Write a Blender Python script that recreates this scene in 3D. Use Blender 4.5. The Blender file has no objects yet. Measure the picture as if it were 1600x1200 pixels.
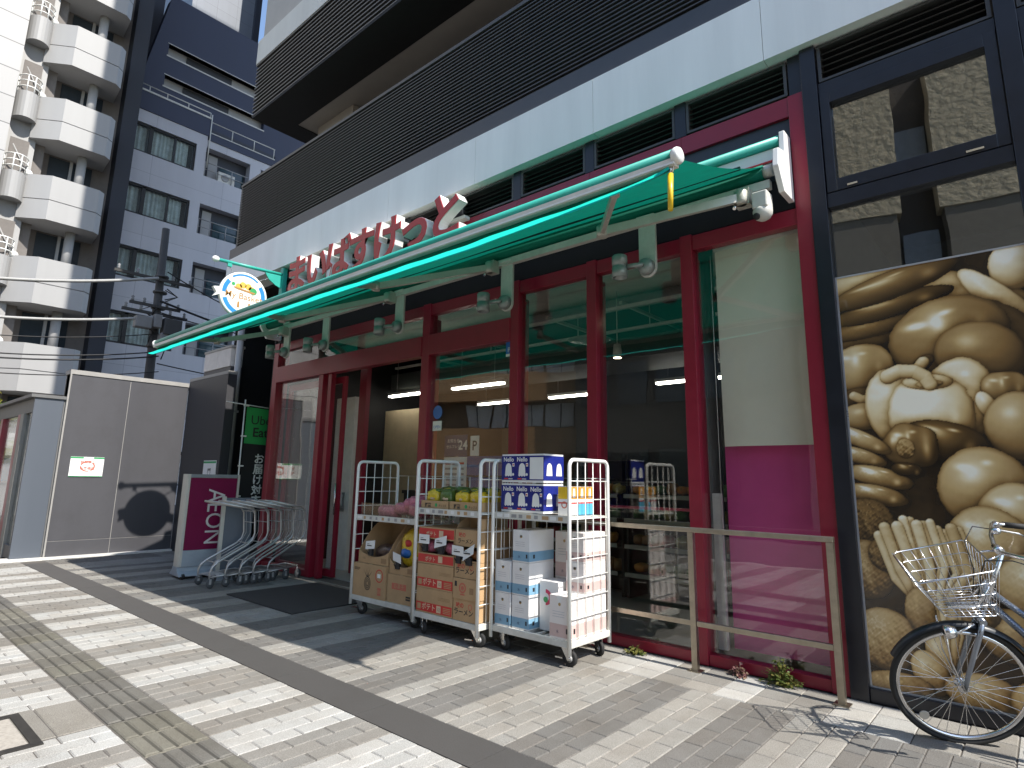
import bpy, bmesh, math, random
import numpy as np
from mathutils import Vector, Matrix
random.seed(7)
S = bpy.context.scene
COL = S.collection
R = math.radians

# ------------------------------------------------------------------ materials
def srgb(r, g, b):
    f = lambda c: (c / 255 / 12.92) if c / 255 <= 0.04045 else ((c / 255 + 0.055) / 1.055) ** 2.4
    return (f(r), f(g), f(b))
MATS = {}
def mat(name, col, rough=0.5, metal=0.0, noise=6.0, amt=0.12, bump=0.0, bscale=60.0, spec=0.5, emit=0.0, dirt=0.0, trans=0.0, coat=0.0, streak=False):
    if name in MATS: return MATS[name]
    m = bpy.data.materials.new(name); m.use_nodes = True
    nt = m.node_tree; N = nt.nodes; L = nt.links
    b = N['Principled BSDF']
    b.inputs['Roughness'].default_value = rough
    b.inputs['Metallic'].default_value = metal
    b.inputs['Specular IOR Level'].default_value = spec
    if coat: b.inputs['Coat Weight'].default_value = coat; b.inputs['Coat Roughness'].default_value = 0.08
    tc = N.new('ShaderNodeTexCoord')
    c = (*col, 1)
    n = N.new('ShaderNodeTexNoise'); n.inputs['Scale'].default_value = noise; n.inputs['Detail'].default_value = 5; n.inputs['Roughness'].default_value = 0.65
    src = tc.outputs['Object']
    if streak:
        mp = N.new('ShaderNodeMapping'); mp.inputs['Scale'].default_value = (1, 1, 0.08); L.new(src, mp.inputs['Vector']); src2 = mp.outputs['Vector']
    else: src2 = src
    L.new(src2, n.inputs['Vector'])
    rp = N.new('ShaderNodeValToRGB')
    rp.color_ramp.elements[0].position = 0.3; rp.color_ramp.elements[1].position = 0.72
    rp.color_ramp.elements[0].color = (*[max(0, x * (1 - amt)) for x in col], 1)
    rp.color_ramp.elements[1].color = (*[min(1, x * (1 + amt * 0.6)) for x in col], 1)
    L.new(n.outputs['Fac'], rp.inputs['Fac'])
    out = rp.outputs['Color']
    if dirt:
        n2 = N.new('ShaderNodeTexNoise'); n2.inputs['Scale'].default_value = 2.3; n2.inputs['Detail'].default_value = 8; n2.inputs['Roughness'].default_value = 0.75
        L.new(src, n2.inputs['Vector'])
        r2 = N.new('ShaderNodeValToRGB'); r2.color_ramp.elements[0].position = 0.48; r2.color_ramp.elements[1].position = 0.75
        L.new(n2.outputs['Fac'], r2.inputs['Fac'])
        mx = N.new('ShaderNodeMix'); mx.data_type = 'RGBA'; mx.blend_type = 'MULTIPLY'
        ml = N.new('ShaderNodeMath'); ml.operation = 'MULTIPLY'; ml.inputs[1].default_value = dirt
        L.new(r2.outputs['Color'], ml.inputs[0]); L.new(ml.outputs[0], mx.inputs[0])
        L.new(out, mx.inputs[6]); mx.inputs[7].default_value = (0.45, 0.40, 0.35, 1); out = mx.outputs[2]
    L.new(out, b.inputs['Base Color'])
    rn = N.new('ShaderNodeMath'); rn.operation = 'MULTIPLY_ADD'; rn.inputs[1].default_value = 0.18; rn.inputs[2].default_value = max(0.02, rough - 0.09)
    L.new(n.outputs['Fac'], rn.inputs[0]); L.new(rn.outputs[0], b.inputs['Roughness'])
    if emit:
        b.inputs['Emission Color'].default_value = c; b.inputs['Emission Strength'].default_value = emit
    if bump:
        n3 = N.new('ShaderNodeTexNoise'); n3.inputs['Scale'].default_value = bscale; n3.inputs['Detail'].default_value = 4
        L.new(src, n3.inputs['Vector'])
        bp = N.new('ShaderNodeBump'); bp.inputs['Strength'].default_value = bump; bp.inputs['Distance'].default_value = 0.01
        L.new(n3.outputs['Fac'], bp.inputs['Height']); L.new(bp.outputs['Normal'], b.inputs['Normal'])
    if trans:
        tl = N.new('ShaderNodeBsdfTranslucent'); L.new(out, tl.inputs['Color'])
        ms = N.new('ShaderNodeMixShader'); ms.inputs[0].default_value = trans
        L.new(b.outputs[0], ms.inputs[1]); L.new(tl.outputs[0], ms.inputs[2])
        L.new(ms.outputs[0], N['Material Output'].inputs['Surface'])
    MATS[name] = m
    return m

def glass_mat(name, tint=(1, 1, 1), ior=1.5, rough=0.0, base=0.0, refl=1.0):
    if name in MATS: return MATS[name]
    m = bpy.data.materials.new(name); m.use_nodes = True
    nt = m.node_tree; N = nt.nodes; L = nt.links
    N.remove(N['Principled BSDF'])
    t = N.new('ShaderNodeBsdfTransparent'); t.inputs['Color'].default_value = (*tint, 1)
    g = N.new('ShaderNodeBsdfGlossy'); g.inputs['Roughness'].default_value = rough; g.inputs['Color'].default_value = (refl, refl, refl, 1)
    f = N.new('ShaderNodeFresnel'); f.inputs['IOR'].default_value = ior
    ge = N.new('ShaderNodeNewGeometry'); io = N.new('ShaderNodeMath'); io.operation = 'MULTIPLY_ADD'; io.inputs[1].default_value = 1 / ior - ior; io.inputs[2].default_value = ior
    L.new(ge.outputs['Backfacing'], io.inputs[0]); L.new(io.outputs[0], f.inputs['IOR'])
    # gentle waviness of float glass
    tc = N.new('ShaderNodeTexCoord'); n = N.new('ShaderNodeTexNoise'); n.inputs['Scale'].default_value = 1.6; n.inputs['Detail'].default_value = 1
    L.new(tc.outputs['Object'], n.inputs['Vector'])
    bp = N.new('ShaderNodeBump'); bp.inputs['Strength'].default_value = 0.12; bp.inputs['Distance'].default_value = 0.02
    L.new(n.outputs['Fac'], bp.inputs['Height']); L.new(bp.outputs['Normal'], g.inputs['Normal'])
    ad = N.new('ShaderNodeMath'); ad.operation = 'ADD'; ad.inputs[1].default_value = base; ad.use_clamp = True
    L.new(f.outputs[0], ad.inputs[0])
    mx = N.new('ShaderNodeMixShader')
    L.new(ad.outputs[0], mx.inputs[0]); L.new(t.outputs[0], mx.inputs[1]); L.new(g.outputs[0], mx.inputs[2])
    L.new(mx.outputs[0], N['Material Output'].inputs['Surface'])
    MATS[name] = m
    return m

def attr_mat(name, rough=0.6, spec=0.4, bump=0.0, bscale=120.0, fine=0.0, coat=0.0):
    """material that takes its colour from the mesh's own 'Col' attribute (bricks, printed poster)"""
    if name in MATS: return MATS[name]
    m = bpy.data.materials.new(name); m.use_nodes = True
    nt = m.node_tree; N = nt.nodes; L = nt.links; b = N['Principled BSDF']
    b.inputs['Roughness'].default_value = rough; b.inputs['Specular IOR Level'].default_value = spec
    if coat: b.inputs['Coat Weight'].default_value = coat; b.inputs['Coat Roughness'].default_value = 0.03
    a = N.new('ShaderNodeAttribute'); a.attribute_name = 'Col'
    out = a.outputs['Color']
    tc = N.new('ShaderNodeTexCoord')
    if fine:
        n = N.new('ShaderNodeTexNoise'); n.inputs['Scale'].default_value = 170; n.inputs['Detail'].default_value = 3; n.inputs['Roughness'].default_value = 0.8
        L.new(tc.outputs['Object'], n.inputs['Vector'])
        rp = N.new('ShaderNodeValToRGB'); rp.color_ramp.elements[0].position = 0.36; rp.color_ramp.elements[1].position = 0.62
        v = 1 - fine; rp.color_ramp.elements[0].color = (v, v, v, 1); rp.color_ramp.elements[1].color = (1 + fine * .35,) * 3 + (1,)
        L.new(n.outputs['Fac'], rp.inputs['Fac'])
        mx = N.new('ShaderNodeMix'); mx.data_type = 'RGBA'; mx.blend_type = 'MULTIPLY'; mx.inputs[0].default_value = 1
        L.new(out, mx.inputs[6]); L.new(rp.outputs['Color'], mx.inputs[7]); out = mx.outputs[2]
        n2 = N.new('ShaderNodeTexNoise'); n2.inputs['Scale'].default_value = 1.3; n2.inputs['Detail'].default_value = 7; n2.inputs['Roughness'].default_value = 0.7
        L.new(tc.outputs['Object'], n2.inputs['Vector'])
        r2 = N.new('ShaderNodeValToRGB'); r2.color_ramp.elements[0].position = 0.3; r2.color_ramp.elements[1].position = 0.65
        r2.color_ramp.elements[0].color = (.74, .71, .67, 1); r2.color_ramp.elements[1].color = (1.04, 1.04, 1.03, 1)
        L.new(n2.outputs['Fac'], r2.inputs['Fac'])
        m2 = N.new('ShaderNodeMix'); m2.data_type = 'RGBA'; m2.blend_type = 'MULTIPLY'; m2.inputs[0].default_value = 1
        L.new(out, m2.inputs[6]); L.new(r2.outputs['Color'], m2.inputs[7]); out = m2.outputs[2]
    L.new(out, b.inputs['Base Color'])
    if bump:
        n3 = N.new('ShaderNodeTexNoise'); n3.inputs['Scale'].default_value = bscale; n3.inputs['Detail'].default_value = 4
        L.new(tc.outputs['Object'], n3.inputs['Vector'])
        bp = N.new('ShaderNodeBump'); bp.inputs['Strength'].default_value = bump; bp.inputs['Distance'].default_value = 0.004
        L.new(n3.outputs['Fac'], bp.inputs['Height']); L.new(bp.outputs['Normal'], b.inputs['Normal'])
    MATS[name] = m
    return m

def grid_mat(name, col, joint, sx, sz, rough=0.6, amt=0.1, axis='YZ', mortar=0.02):
    """panel / tile cladding: brick texture laid out on the wall's own plane"""
    if name in MATS: return MATS[name]
    m = mat(name, col, rough, amt=amt, noise=1.2, streak=True)
    nt = m.node_tree; N = nt.nodes; L = nt.links; b = N['Principled BSDF']
    old = b.inputs['Base Color'].links[0].from_socket
    tc = N.new('ShaderNodeTexCoord'); sp = N.new('ShaderNodeSeparateXYZ'); L.new(tc.outputs['Object'], sp.inputs[0])
    cb = N.new('ShaderNodeCombineXYZ'); L.new(sp.outputs[axis[0]], cb.inputs[0]); L.new(sp.outputs[axis[1]], cb.inputs[1])
    br = N.new('ShaderNodeTexBrick'); br.offset = 0.0; br.inputs['Scale'].default_value = 1.0
    br.inputs['Brick Width'].default_value = sx; br.inputs['Row Height'].default_value = sz; br.inputs['Mortar Size'].default_value = mortar
    br.inputs['Color1'].default_value = (1, 1, 1, 1); br.inputs['Color2'].default_value = (.93, .93, .93, 1); br.inputs['Mortar'].default_value = (*joint, 1)
    L.new(cb.outputs[0], br.inputs['Vector'])
    mx = N.new('ShaderNodeMix'); mx.data_type = 'RGBA'; mx.blend_type = 'MULTIPLY'; mx.inputs[0].default_value = 1
    L.new(old, mx.inputs[6]); L.new(br.outputs['Color'], mx.inputs[7]); L.new(mx.outputs[2], b.inputs['Base Color'])
    return m

# ------------------------------------------------------------------ mesh builder
class MB:
    def __init__(s): s.v = []; s.f = []; s.mi = []; s.ms = []; s.sm = []
    def m(s, material):
        if material not in s.ms: s.ms.append(material)
        return s.ms.index(material)
    def add(s, vs, fs, material, smooth=False):
        o = len(s.v); s.v += [tuple(p) for p in vs]; k = s.m(material)
        for f in fs: s.f.append(tuple(i + o for i in f)); s.mi.append(k); s.sm.append(smooth)
        return s
    def box(s, x0, x1, y0, y1, z0, z1, material):
        if x0 > x1: x0, x1 = x1, x0
        if y0 > y1: y0, y1 = y1, y0
        if z0 > z1: z0, z1 = z1, z0
        vs = [(x, y, z) for z in (z0, z1) for y in (y0, y1) for x in (x0, x1)]
        return s.add(vs, [(0, 2, 3, 1), (4, 5, 7, 6), (0, 1, 5, 4), (2, 6, 7, 3), (0, 4, 6, 2), (1, 3, 7, 5)], material)
    def quad(s, a, b, c, d, material): return s.add([a, b, c, d], [(0, 1, 2, 3)], material)
    def prism(s, pts, axis, d0, d1, material):
        """pts: 2D outline (convex or not) in the plane normal to axis, swept from d0 to d1"""
        mk = {'x': lambda p, d: (d, p[0], p[1]), 'y': lambda p, d: (p[0], d, p[1]), 'z': lambda p, d: (p[0], p[1], d)}[axis]
        n = len(pts); vs = [mk(p, d0) for p in pts] + [mk(p, d1) for p in pts]
        fs = [tuple(range(n))[::-1], tuple(range(n, 2 * n))] + [(i, (i + 1) % n, (i + 1) % n + n, i + n) for i in range(n)]
        return s.add(vs, fs, material)
    def tube(s, pts, r, material, n=8, caps=True, closed=False):
        pts = [Vector(p) for p in pts]; k = len(pts); rr = r if isinstance(r, (list, tuple)) else [r] * k
        vs = []; up = None
        for i, p in enumerate(pts):
            if closed: t = (pts[(i + 1) % k] - pts[i - 1])
            else: t = (pts[min(i + 1, k - 1)] - pts[max(i - 1, 0)])
            t.normalize()
            if up is None:
                a = Vector((0, 0, 1)) if abs(t.z) < .9 else Vector((1, 0, 0)); up = (a - t * a.dot(t)).normalized()
            else:
                up = (up - t * up.dot(t))
                up = up.normalized() if up.length > 1e-6 else Vector((1, 0, 0))
            sd = t.cross(up)
            for j in range(n):
                a = 2 * math.pi * j / n; vs.append(p + (up * math.cos(a) + sd * math.sin(a)) * rr[i])
        fs = []
        for i in range(k if closed else k - 1):
            for j in range(n):
                a = i * n + j; b = i * n + (j + 1) % n; q = ((i + 1) % k) * n
                fs.append((a, b, q + (j + 1) % n, q + j))
        s.add(vs, fs, material, True)
        if caps and not closed:
            o = len(s.v) - k * n; kk = s.m(material)
            s.f.append(tuple(o + j for j in range(n))[::-1]); s.f.append(tuple(o + (k - 1) * n + j for j in range(n))); s.mi += [kk, kk]; s.sm += [False, False]
        return s
    def lathe(s, prof, c, axis, material, n=24, smooth=True):
        """prof: (radius, height) pairs along axis from centre c"""
        vs = []
        ax = {'x': (Vector((1, 0, 0)), Vector((0, 1, 0)), Vector((0, 0, 1))), 'y': (Vector((0, 1, 0)), Vector((0, 0, 1)), Vector((1, 0, 0))), 'z': (Vector((0, 0, 1)), Vector((1, 0, 0)), Vector((0, 1, 0)))}[axis] if isinstance(axis, str) else axis
        c = Vector(c)
        for r, h in prof:
            for j in range(n):
                a = 2 * math.pi * j / n; vs.append(c + ax[0] * h + (ax[1] * math.cos(a) + ax[2] * math.sin(a)) * r)
        fs = [(i * n + j, i * n + (j + 1) % n, (i + 1) * n + (j + 1) % n, (i + 1) * n + j) for i in range(len(prof) - 1) for j in range(n)]
        s.add(vs, fs, material, smooth)
        k = s.m(material); o = len(s.v) - len(vs)
        if prof[0][0] > 1e-4: s.f.append(tuple(o + j for j in range(n))[::-1]); s.mi.append(k); s.sm.append(False)
        if prof[-1][0] > 1e-4 and not (len(prof) == 2 and prof[0][1] == prof[1][1]): s.f.append(tuple(o + (len(prof) - 1) * n + j for j in range(n))); s.mi.append(k); s.sm.append(False)
        return s
    def blob(s, c, r, material, seed=0, amp=0.12, n=10, sq=1.0):
        rnd = random.Random(seed); ph = [rnd.uniform(0, 6.28) for _ in range(6)]
        vs = []; fs = []
        for i in range(n + 1):
            th = math.pi * i / n
            for j in range(2 * n):
                p = math.pi * j / n
                d = Vector((math.sin(th) * math.cos(p), math.sin(th) * math.sin(p), math.cos(th)))
                q = Vector([math.copysign(abs(x) ** sq, x) for x in d])
                w = 1 + amp * (math.sin(5 * d.x + ph[0]) * math.sin(6 * d.y + ph[1]) + .6 * math.sin(11 * d.z + ph[2] + 4 * d.x) + .4 * math.sin(15 * d.x + ph[3]) * math.sin(13 * d.z + ph[4]))
                vs.append((c[0] + q.x * w * r[0], c[1] + q.y * w * r[1], c[2] + q.z * w * r[2]))
        for i in range(n):
            for j in range(2 * n):
                a = i * 2 * n + j; b = i * 2 * n + (j + 1) % (2 * n); fs.append((a, a + 2 * n, b + 2 * n, b))
        return s.add(vs, fs, material, True)
    def xf(s, M, start=0):
        for i in range(start, len(s.v)): s.v[i] = tuple(M @ Vector(s.v[i]))
        return s
    def text(s, body, o, ux, uz, height, material, extrude=0.0, bold=0.0, width=None, align='CENTER', side=None, lead=1.0):
        vs, fs, ext = font_mesh(body, extrude, bold, align, lead)
        k = height
        kx = k if width is None else width / max(1e-6, ext[1] - ext[0])
        ux = Vector(ux).normalized(); uz = Vector(uz).normalized(); un = ux.cross(uz); o = Vector(o)
        V = [o + ux * (p[0] * kx) + uz * (p[1] * k) + un * (p[2]) for p in vs]
        if side is None: return s.add(V, fs, material)
        fr = [f for f in fs if all(vs[i][2] > extrude * .99 for i in f)]
        sd = [f for f in fs if not all(vs[i][2] > extrude * .99 for i in f)]
        s.add(V, fr, material); return s.add(V, sd, side)
    def build(s, name, parent=None, bevel=0.0, seg=2, col=None):
        me = bpy.data.meshes.new(name)
        off = Vector((0, 0, 0))
        p = parent
        while p is not None: off += p.location; p = p.parent
        me.from_pydata([Vector(v) - off for v in s.v] if parent is not None else s.v, [], s.f)
        for m in s.ms: me.materials.append(m)
        me.polygons.foreach_set('material_index', s.mi); me.polygons.foreach_set('use_smooth', s.sm)
        me.update()
        o = bpy.data.objects.new(name, me); COL.objects.link(o)
        if parent is not None: o.parent = parent
        if bevel:
            b = o.modifiers.new('edge', 'BEVEL'); b.width = bevel; b.segments = seg; b.limit_method = 'ANGLE'; b.angle_limit = R(40)
        return o

FM = {}
def font_mesh(body, extrude, bold, align, lead=1.0):
    key = (body, extrude, bold, align, lead)
    if key in FM: return FM[key]
    c = bpy.data.curves.new('lettering', 'FONT'); c.body = body; c.extrude = extrude; c.offset = bold; c.align_x = align; c.align_y = 'CENTER' if '\n' in body else 'BOTTOM_BASELINE'
    c.resolution_u = 4; c.space_line = lead
    o = bpy.data.objects.new('lettering', c); COL.objects.link(o)
    dg = bpy.context.evaluated_depsgraph_get()
    me = bpy.data.meshes.new_from_object(o.evaluated_get(dg))
    vs = [tuple(v.co) for v in me.vertices]; fs = [tuple(p.vertices) for p in me.polygons]
    bpy.data.objects.remove(o); bpy.data.curves.remove(c); bpy.data.meshes.remove(me)
    xs = [v[0] for v in vs] or [0, 1]
    FM[key] = (vs, fs, (min(xs), max(xs)))
    return FM[key]

def thing(name, label, cat, loc=(0, 0, 0), group=None):
    o = bpy.data.objects.new(name, None); COL.objects.link(o); o.location = loc; o.empty_display_size = 0.2
    o['label'] = label; o['category'] = cat
    if group: o['group'] = group
    return o
def tag(o, label, cat, group=None):
    o['label'] = label; o['category'] = cat
    if group: o['group'] = group
    return o
def struct(o): o['kind'] = 'structure'; return o
def solo(mb, name, label, cat, group=None, loc=None, bevel=0.0):
    """a thing that is one mesh: origin at its base centre"""
    xs = [v[0] for v in mb.v]; ys = [v[1] for v in mb.v]; zs = [v[2] for v in mb.v]
    c = Vector(loc) if loc else Vector(((min(xs) + max(xs)) / 2, (min(ys) + max(ys)) / 2, min(zs)))
    mb.v = [tuple(Vector(v) - c) for v in mb.v]
    o = mb.build(name, bevel=bevel); o.location = c
    return tag(o, label, cat, group)
def copy_tree(o, parent=None):
    c = o.copy(); COL.objects.link(c)
    if parent is not None: c.parent = parent
    for ch in list(o.children): copy_tree(ch, c)
    return c

# ------------------------------------------------------------------ palette
RED = mat('burgundy painted aluminium', (0.26, 0.013, 0.032), 0.34, amt=0.1, spec=0.5, bump=0.02)
DARK = mat('dark anodised frame', (0.010, 0.0115, 0.018), 0.35, amt=0.3)
BLACKR = mat('near black recess tone', (0.006, 0.006, 0.0065), 0.8)
LOUV = mat('dark bronze louvre', (0.06, 0.058, 0.056), 0.42, amt=0.25)
LOUVI = mat('louvre gap shade', (0.006, 0.006, 0.007), 0.8)  # near-black backing, stands in for the shade between the slats
FASC = mat('off white fascia panel', (0.86, 0.87, 0.84), 0.45, noise=3, amt=0.08, streak=True)
WHITE = mat('white enamel', (0.78, 0.78, 0.75), 0.35, amt=0.06)
WHITE2 = mat('aged white enamel', (0.62, 0.61, 0.56), 0.45, amt=0.15, dirt=0.35)
GREY = mat('grey plastic', (0.30, 0.30, 0.30), 0.5)
CHROME = mat('chrome steel', (0.72, 0.72, 0.72), 0.16, 1.0, amt=0.08)
STEEL = mat('brushed stainless', (0.46, 0.41, 0.33), 0.38, 1.0, amt=0.18, noise=14)
TROLLEY = mat('trolley chrome wire', (0.46, 0.45, 0.44), 0.38, 0.6, amt=0.1)
RUBBER = mat('black rubber', (0.016, 0.016, 0.016), 0.75)
TEAL = mat('teal awning cloth', (0.0, 0.22, 0.15), 0.8, noise=9, amt=0.14, bump=0.15, bscale=350, trans=0.3)
TEALH = mat('sunlit teal hem', (0.02, 0.62, 0.50), 0.8, amt=.05, trans=.8)  # brighter copy of the awning cloth, sun glow put into its colour
TEALP = mat('teal paint', (0.03, 0.37, 0.30), 0.4, amt=0.1)
GLASS = glass_mat('shop glass', (0.97, 0.975, 0.965), 1.5, base=0.02)
GLASS2 = glass_mat('thin tinted glass', (0.66, 0.7, 0.7), 1.6, base=0.14)
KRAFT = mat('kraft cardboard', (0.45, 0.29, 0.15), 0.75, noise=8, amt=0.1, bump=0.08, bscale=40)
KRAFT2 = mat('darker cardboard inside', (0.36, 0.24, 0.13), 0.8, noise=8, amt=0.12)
PAPER = mat('white printed paper', (0.76, 0.76, 0.75), 0.5, amt=0.05)
INK = mat('black ink', (0.02, 0.02, 0.022), 0.6)
REDINK = mat('red ink', (0.55, 0.035, 0.03), 0.55, amt=0.12)
PALERED = mat('faded red ink', (0.52, 0.14, 0.09), 0.6)
BLUEINK = mat('light blue print', (0.19, 0.36, 0.50), 0.5)
NAVY = mat('navy glossy wrap', (0.015, 0.025, 0.21), 0.22, amt=0.25, noise=20, bump=0.25, bscale=22)
YEL = mat('yellow plastic', (0.75, 0.50, 0.02), 0.35)
GREEN = mat('green print', (0.03, 0.32, 0.10), 0.5)
MAG = mat('magenta panel', (0.66, 0.07, 0.27), 0.4, amt=0.06)
CONC = mat('warm concrete', (0.42, 0.40, 0.38), 0.85, noise=4, amt=0.18, bump=0.25, bscale=70, dirt=0.4)
ASPH = mat('asphalt', (0.09, 0.09, 0.09), 0.9, noise=40, amt=0.35, bump=0.3, bscale=200)
# ------------------------------------------------------------------ camera
cam = bpy.data.cameras.new('camera'); co = bpy.data.objects.new('camera', cam); COL.objects.link(co)
F, YAW, PIT, ROL = 942.3, R(-41.318), R(10.712), R(-0.959)
cam.sensor_fit = 'HORIZONTAL'; cam.sensor_width = 36; cam.lens = F / 1600 * 36; cam.shift_y = -29.17 / 1600
cam.clip_end = 500; cam.clip_start = 0.05
fw = Vector((math.sin(YAW) * math.cos(PIT), math.cos(YAW) * math.cos(PIT), math.sin(PIT)))
rt = Vector((math.cos(YAW), -math.sin(YAW), 0)); dn = fw.cross(rt)
r2 = rt * math.cos(ROL) + dn * math.sin(ROL); d2 = -rt * math.sin(ROL) + dn * math.cos(ROL)
co.matrix_world = Matrix(((r2.x, -d2.x, -fw.x, 0), (r2.y, -d2.y, -fw.y, 0), (r2.z, -d2.z, -fw.z, 1.45), (0, 0, 0, 1)))
S.camera = co

# ------------------------------------------------------------------ light
W = bpy.data.worlds.new('World'); S.world = W; W.use_nodes = True
wn = W.node_tree; bg = wn.nodes['Background']
sky = wn.nodes.new('ShaderNodeTexSky'); sky.sky_type = 'NISHITA'; sky.sun_disc = False
SUN_DIR = Vector((1.0, -0.005, 1.163)).normalized()      # towards the sun
sky.sun_elevation = math.asin(SUN_DIR.z); sky.sun_rotation = math.atan2(SUN_DIR.x, SUN_DIR.y)
sky.air_density = 1.0; sky.dust_density = 0.6; sky.ozone_density = 1.0
wn.links.new(sky.outputs[0], bg.inputs['Color']); bg.inputs['Strength'].default_value = 0.15
sl = bpy.data.lights.new('sun', 'SUN'); sl.energy = 4.0; sl.angle = R(0.53); sl.color = (1.0, 0.95, 0.87)
so = bpy.data.objects.new('sun', sl); COL.objects.link(so); so.location = (30, 0, 30)
so.rotation_euler = SUN_DIR.to_track_quat('Z', 'Y').to_euler()
S.view_settings.view_transform = 'Standard'; S.view_settings.look = 'None'; S.view_settings.gamma = 1; S.view_settings.exposure = 1.0
S.render.engine = 'CYCLES'
S.cycles.max_bounces = 9; S.cycles.transparent_max_bounces = 16; S.cycles.diffuse_bounces = 4; S.cycles.glossy_bounces = 4
S.cycles.use_denoising = True; S.cycles.caustics_reflective = False; S.cycles.caustics_refractive = False; S.cycles.sample_clamp_indirect = 6

# ------------------------------------------------------------------ ground
g = MB(); g.quad((-150, -120, -.16), (150, -120, -.16), (150, 120, -.16), (-150, 120, -.16), mat('ground asphalt', (0.10, 0.10, 0.10), 0.9, noise=3, amt=0.3)); struct(g.build('ground'))
g = MB(); g.quad((-60, -9.0, -.15), (60, -9.0, -.15), (60, -1.6, -.15), (-60, -1.6, -.15), ASPH)
for x in range(-40, 30, 6): g.quad((x, -5.3, -.146), (x + 3, -5.3, -.146), (x + 3, -5.18, -.146), (x, -5.18, -.146), WHITE2)
struct(g.build('road'))
g = MB(); g.box(-60, 60, -1.6, -1.42, -.15, 0.0, CONC); struct(g.build('kerb'))
g = MB(); g.box(-60, 60, -11.0, -9.0, -.15, 0.0, CONC); struct(g.build('far_pavement'))
JOINT = mat('paving joint sand', (0.10, 0.09, 0.08), 0.95, noise=30, amt=0.3)
g = MB(); g.box(-60, 14, -1.42, 14, -.15, -.006, JOINT)
struct(g.build('paving_bed'))

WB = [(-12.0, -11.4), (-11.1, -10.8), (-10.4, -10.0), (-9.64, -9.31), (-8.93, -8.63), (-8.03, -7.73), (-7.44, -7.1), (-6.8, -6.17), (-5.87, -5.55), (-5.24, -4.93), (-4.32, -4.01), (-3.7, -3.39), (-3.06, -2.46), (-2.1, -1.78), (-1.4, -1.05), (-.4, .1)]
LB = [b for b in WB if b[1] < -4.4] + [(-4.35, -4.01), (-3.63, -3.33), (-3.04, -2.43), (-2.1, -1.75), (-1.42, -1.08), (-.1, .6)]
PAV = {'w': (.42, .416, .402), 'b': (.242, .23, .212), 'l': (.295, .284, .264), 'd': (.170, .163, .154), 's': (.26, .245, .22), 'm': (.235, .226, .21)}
class Pavers:
    def __init__(s): s.v = []; s.f = []; s.c = []
    def brick(s, x0, x1, y0, y1, col, z=0.0, ch=.005):
        o = len(s.v); dz = random.uniform(-.0012, .0012); tx = random.uniform(-.0012, .0012); j = .0028
        x0 += j * .7; x1 -= j * .7; y0 += j; y1 -= j
        zz = [z + dz - tx, z + dz + tx]
        s.v += [(x0, y0, z - .006), (x1, y0, z - .006), (x1, y1, z - .006), (x0, y1, z - .006)]
        s.v += [(x0 + ch, y0 + ch, zz[0]), (x1 - ch, y0 + ch, zz[1]), (x1 - ch, y1 - ch, zz[1]), (x0 + ch, y1 - ch, zz[0])]
        s.f += [(o + 4, o + 5, o + 6, o + 7)] + [(o + i, o + (i + 1) % 4, o + 4 + (i + 1) % 4, o + 4 + i) for i in range(4)]
        k = random.gauss(1, .035); t = random.gauss(0, .01)
        cc = (col[0] * k * (1 + t), col[1] * k, col[2] * k * (1 - t), 1)
        s.c += [cc] * 8
    def build(s, name, m):
        me = bpy.data.meshes.new(name); me.from_pydata(s.v, [], s.f); me.materials.append(m)
        a = me.color_attributes.new('Col', 'FLOAT_COLOR', 'POINT'); a.data.foreach_set('color', np.array(s.c, dtype=np.float32).ravel())
        me.update(); o = bpy.data.objects.new(name, me); COL.objects.link(o); return struct(o)
PM = attr_mat('concrete paver', 0.85, 0.3, bump=0.5, bscale=190, fine=0.42)
pv = Pavers(); RW = 0.1172; BL = 0.254
def inb(x, bands): return any(a <= x <= b for a, b in bands)
nr = int((3.2 + 12.75) / RW)
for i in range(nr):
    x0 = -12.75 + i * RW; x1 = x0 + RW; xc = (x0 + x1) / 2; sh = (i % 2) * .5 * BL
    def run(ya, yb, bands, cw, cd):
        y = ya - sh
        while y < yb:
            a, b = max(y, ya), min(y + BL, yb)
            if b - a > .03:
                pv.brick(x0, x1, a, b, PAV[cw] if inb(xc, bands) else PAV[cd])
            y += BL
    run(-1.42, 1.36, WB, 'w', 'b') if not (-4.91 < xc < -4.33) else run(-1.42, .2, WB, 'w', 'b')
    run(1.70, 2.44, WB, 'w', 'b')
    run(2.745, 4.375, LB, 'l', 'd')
x = -12.75
while x < 3.2:                                     # three courses of square setts along the shopfront
    for k in range(3):
        y0 = 4.378 + k * .197
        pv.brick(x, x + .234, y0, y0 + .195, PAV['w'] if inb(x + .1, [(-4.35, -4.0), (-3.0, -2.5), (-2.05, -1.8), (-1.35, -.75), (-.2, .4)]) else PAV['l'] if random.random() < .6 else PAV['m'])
    x += .235
for k in range(5): pv.brick(-4.91, -4.33, .2 + k * .232, .2 + (k + 1) * .232, PAV['s'])
pv.build('pavement', PM)
g = MB(); gr = mat('dark granite band', (0.072, 0.068, 0.065), 0.6, noise=120, amt=0.35, bump=0.1, bscale=220, dirt=.2)
for k in range(16): g.box(-12.4 + k + .0015, -12.4 + k + .9985, 2.4415, 2.7435, -.006, .0005, gr)
struct(g.build('granite_band'))
g = MB(); kb = mat('pale kerb stone', (0.62, 0.61, 0.58), 0.75, noise=30, amt=.15); g.box(-13.1, -12.752, -1.4, 4.76, -.006, .03, kb); struct(g.build('edge_kerb'))
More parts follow.
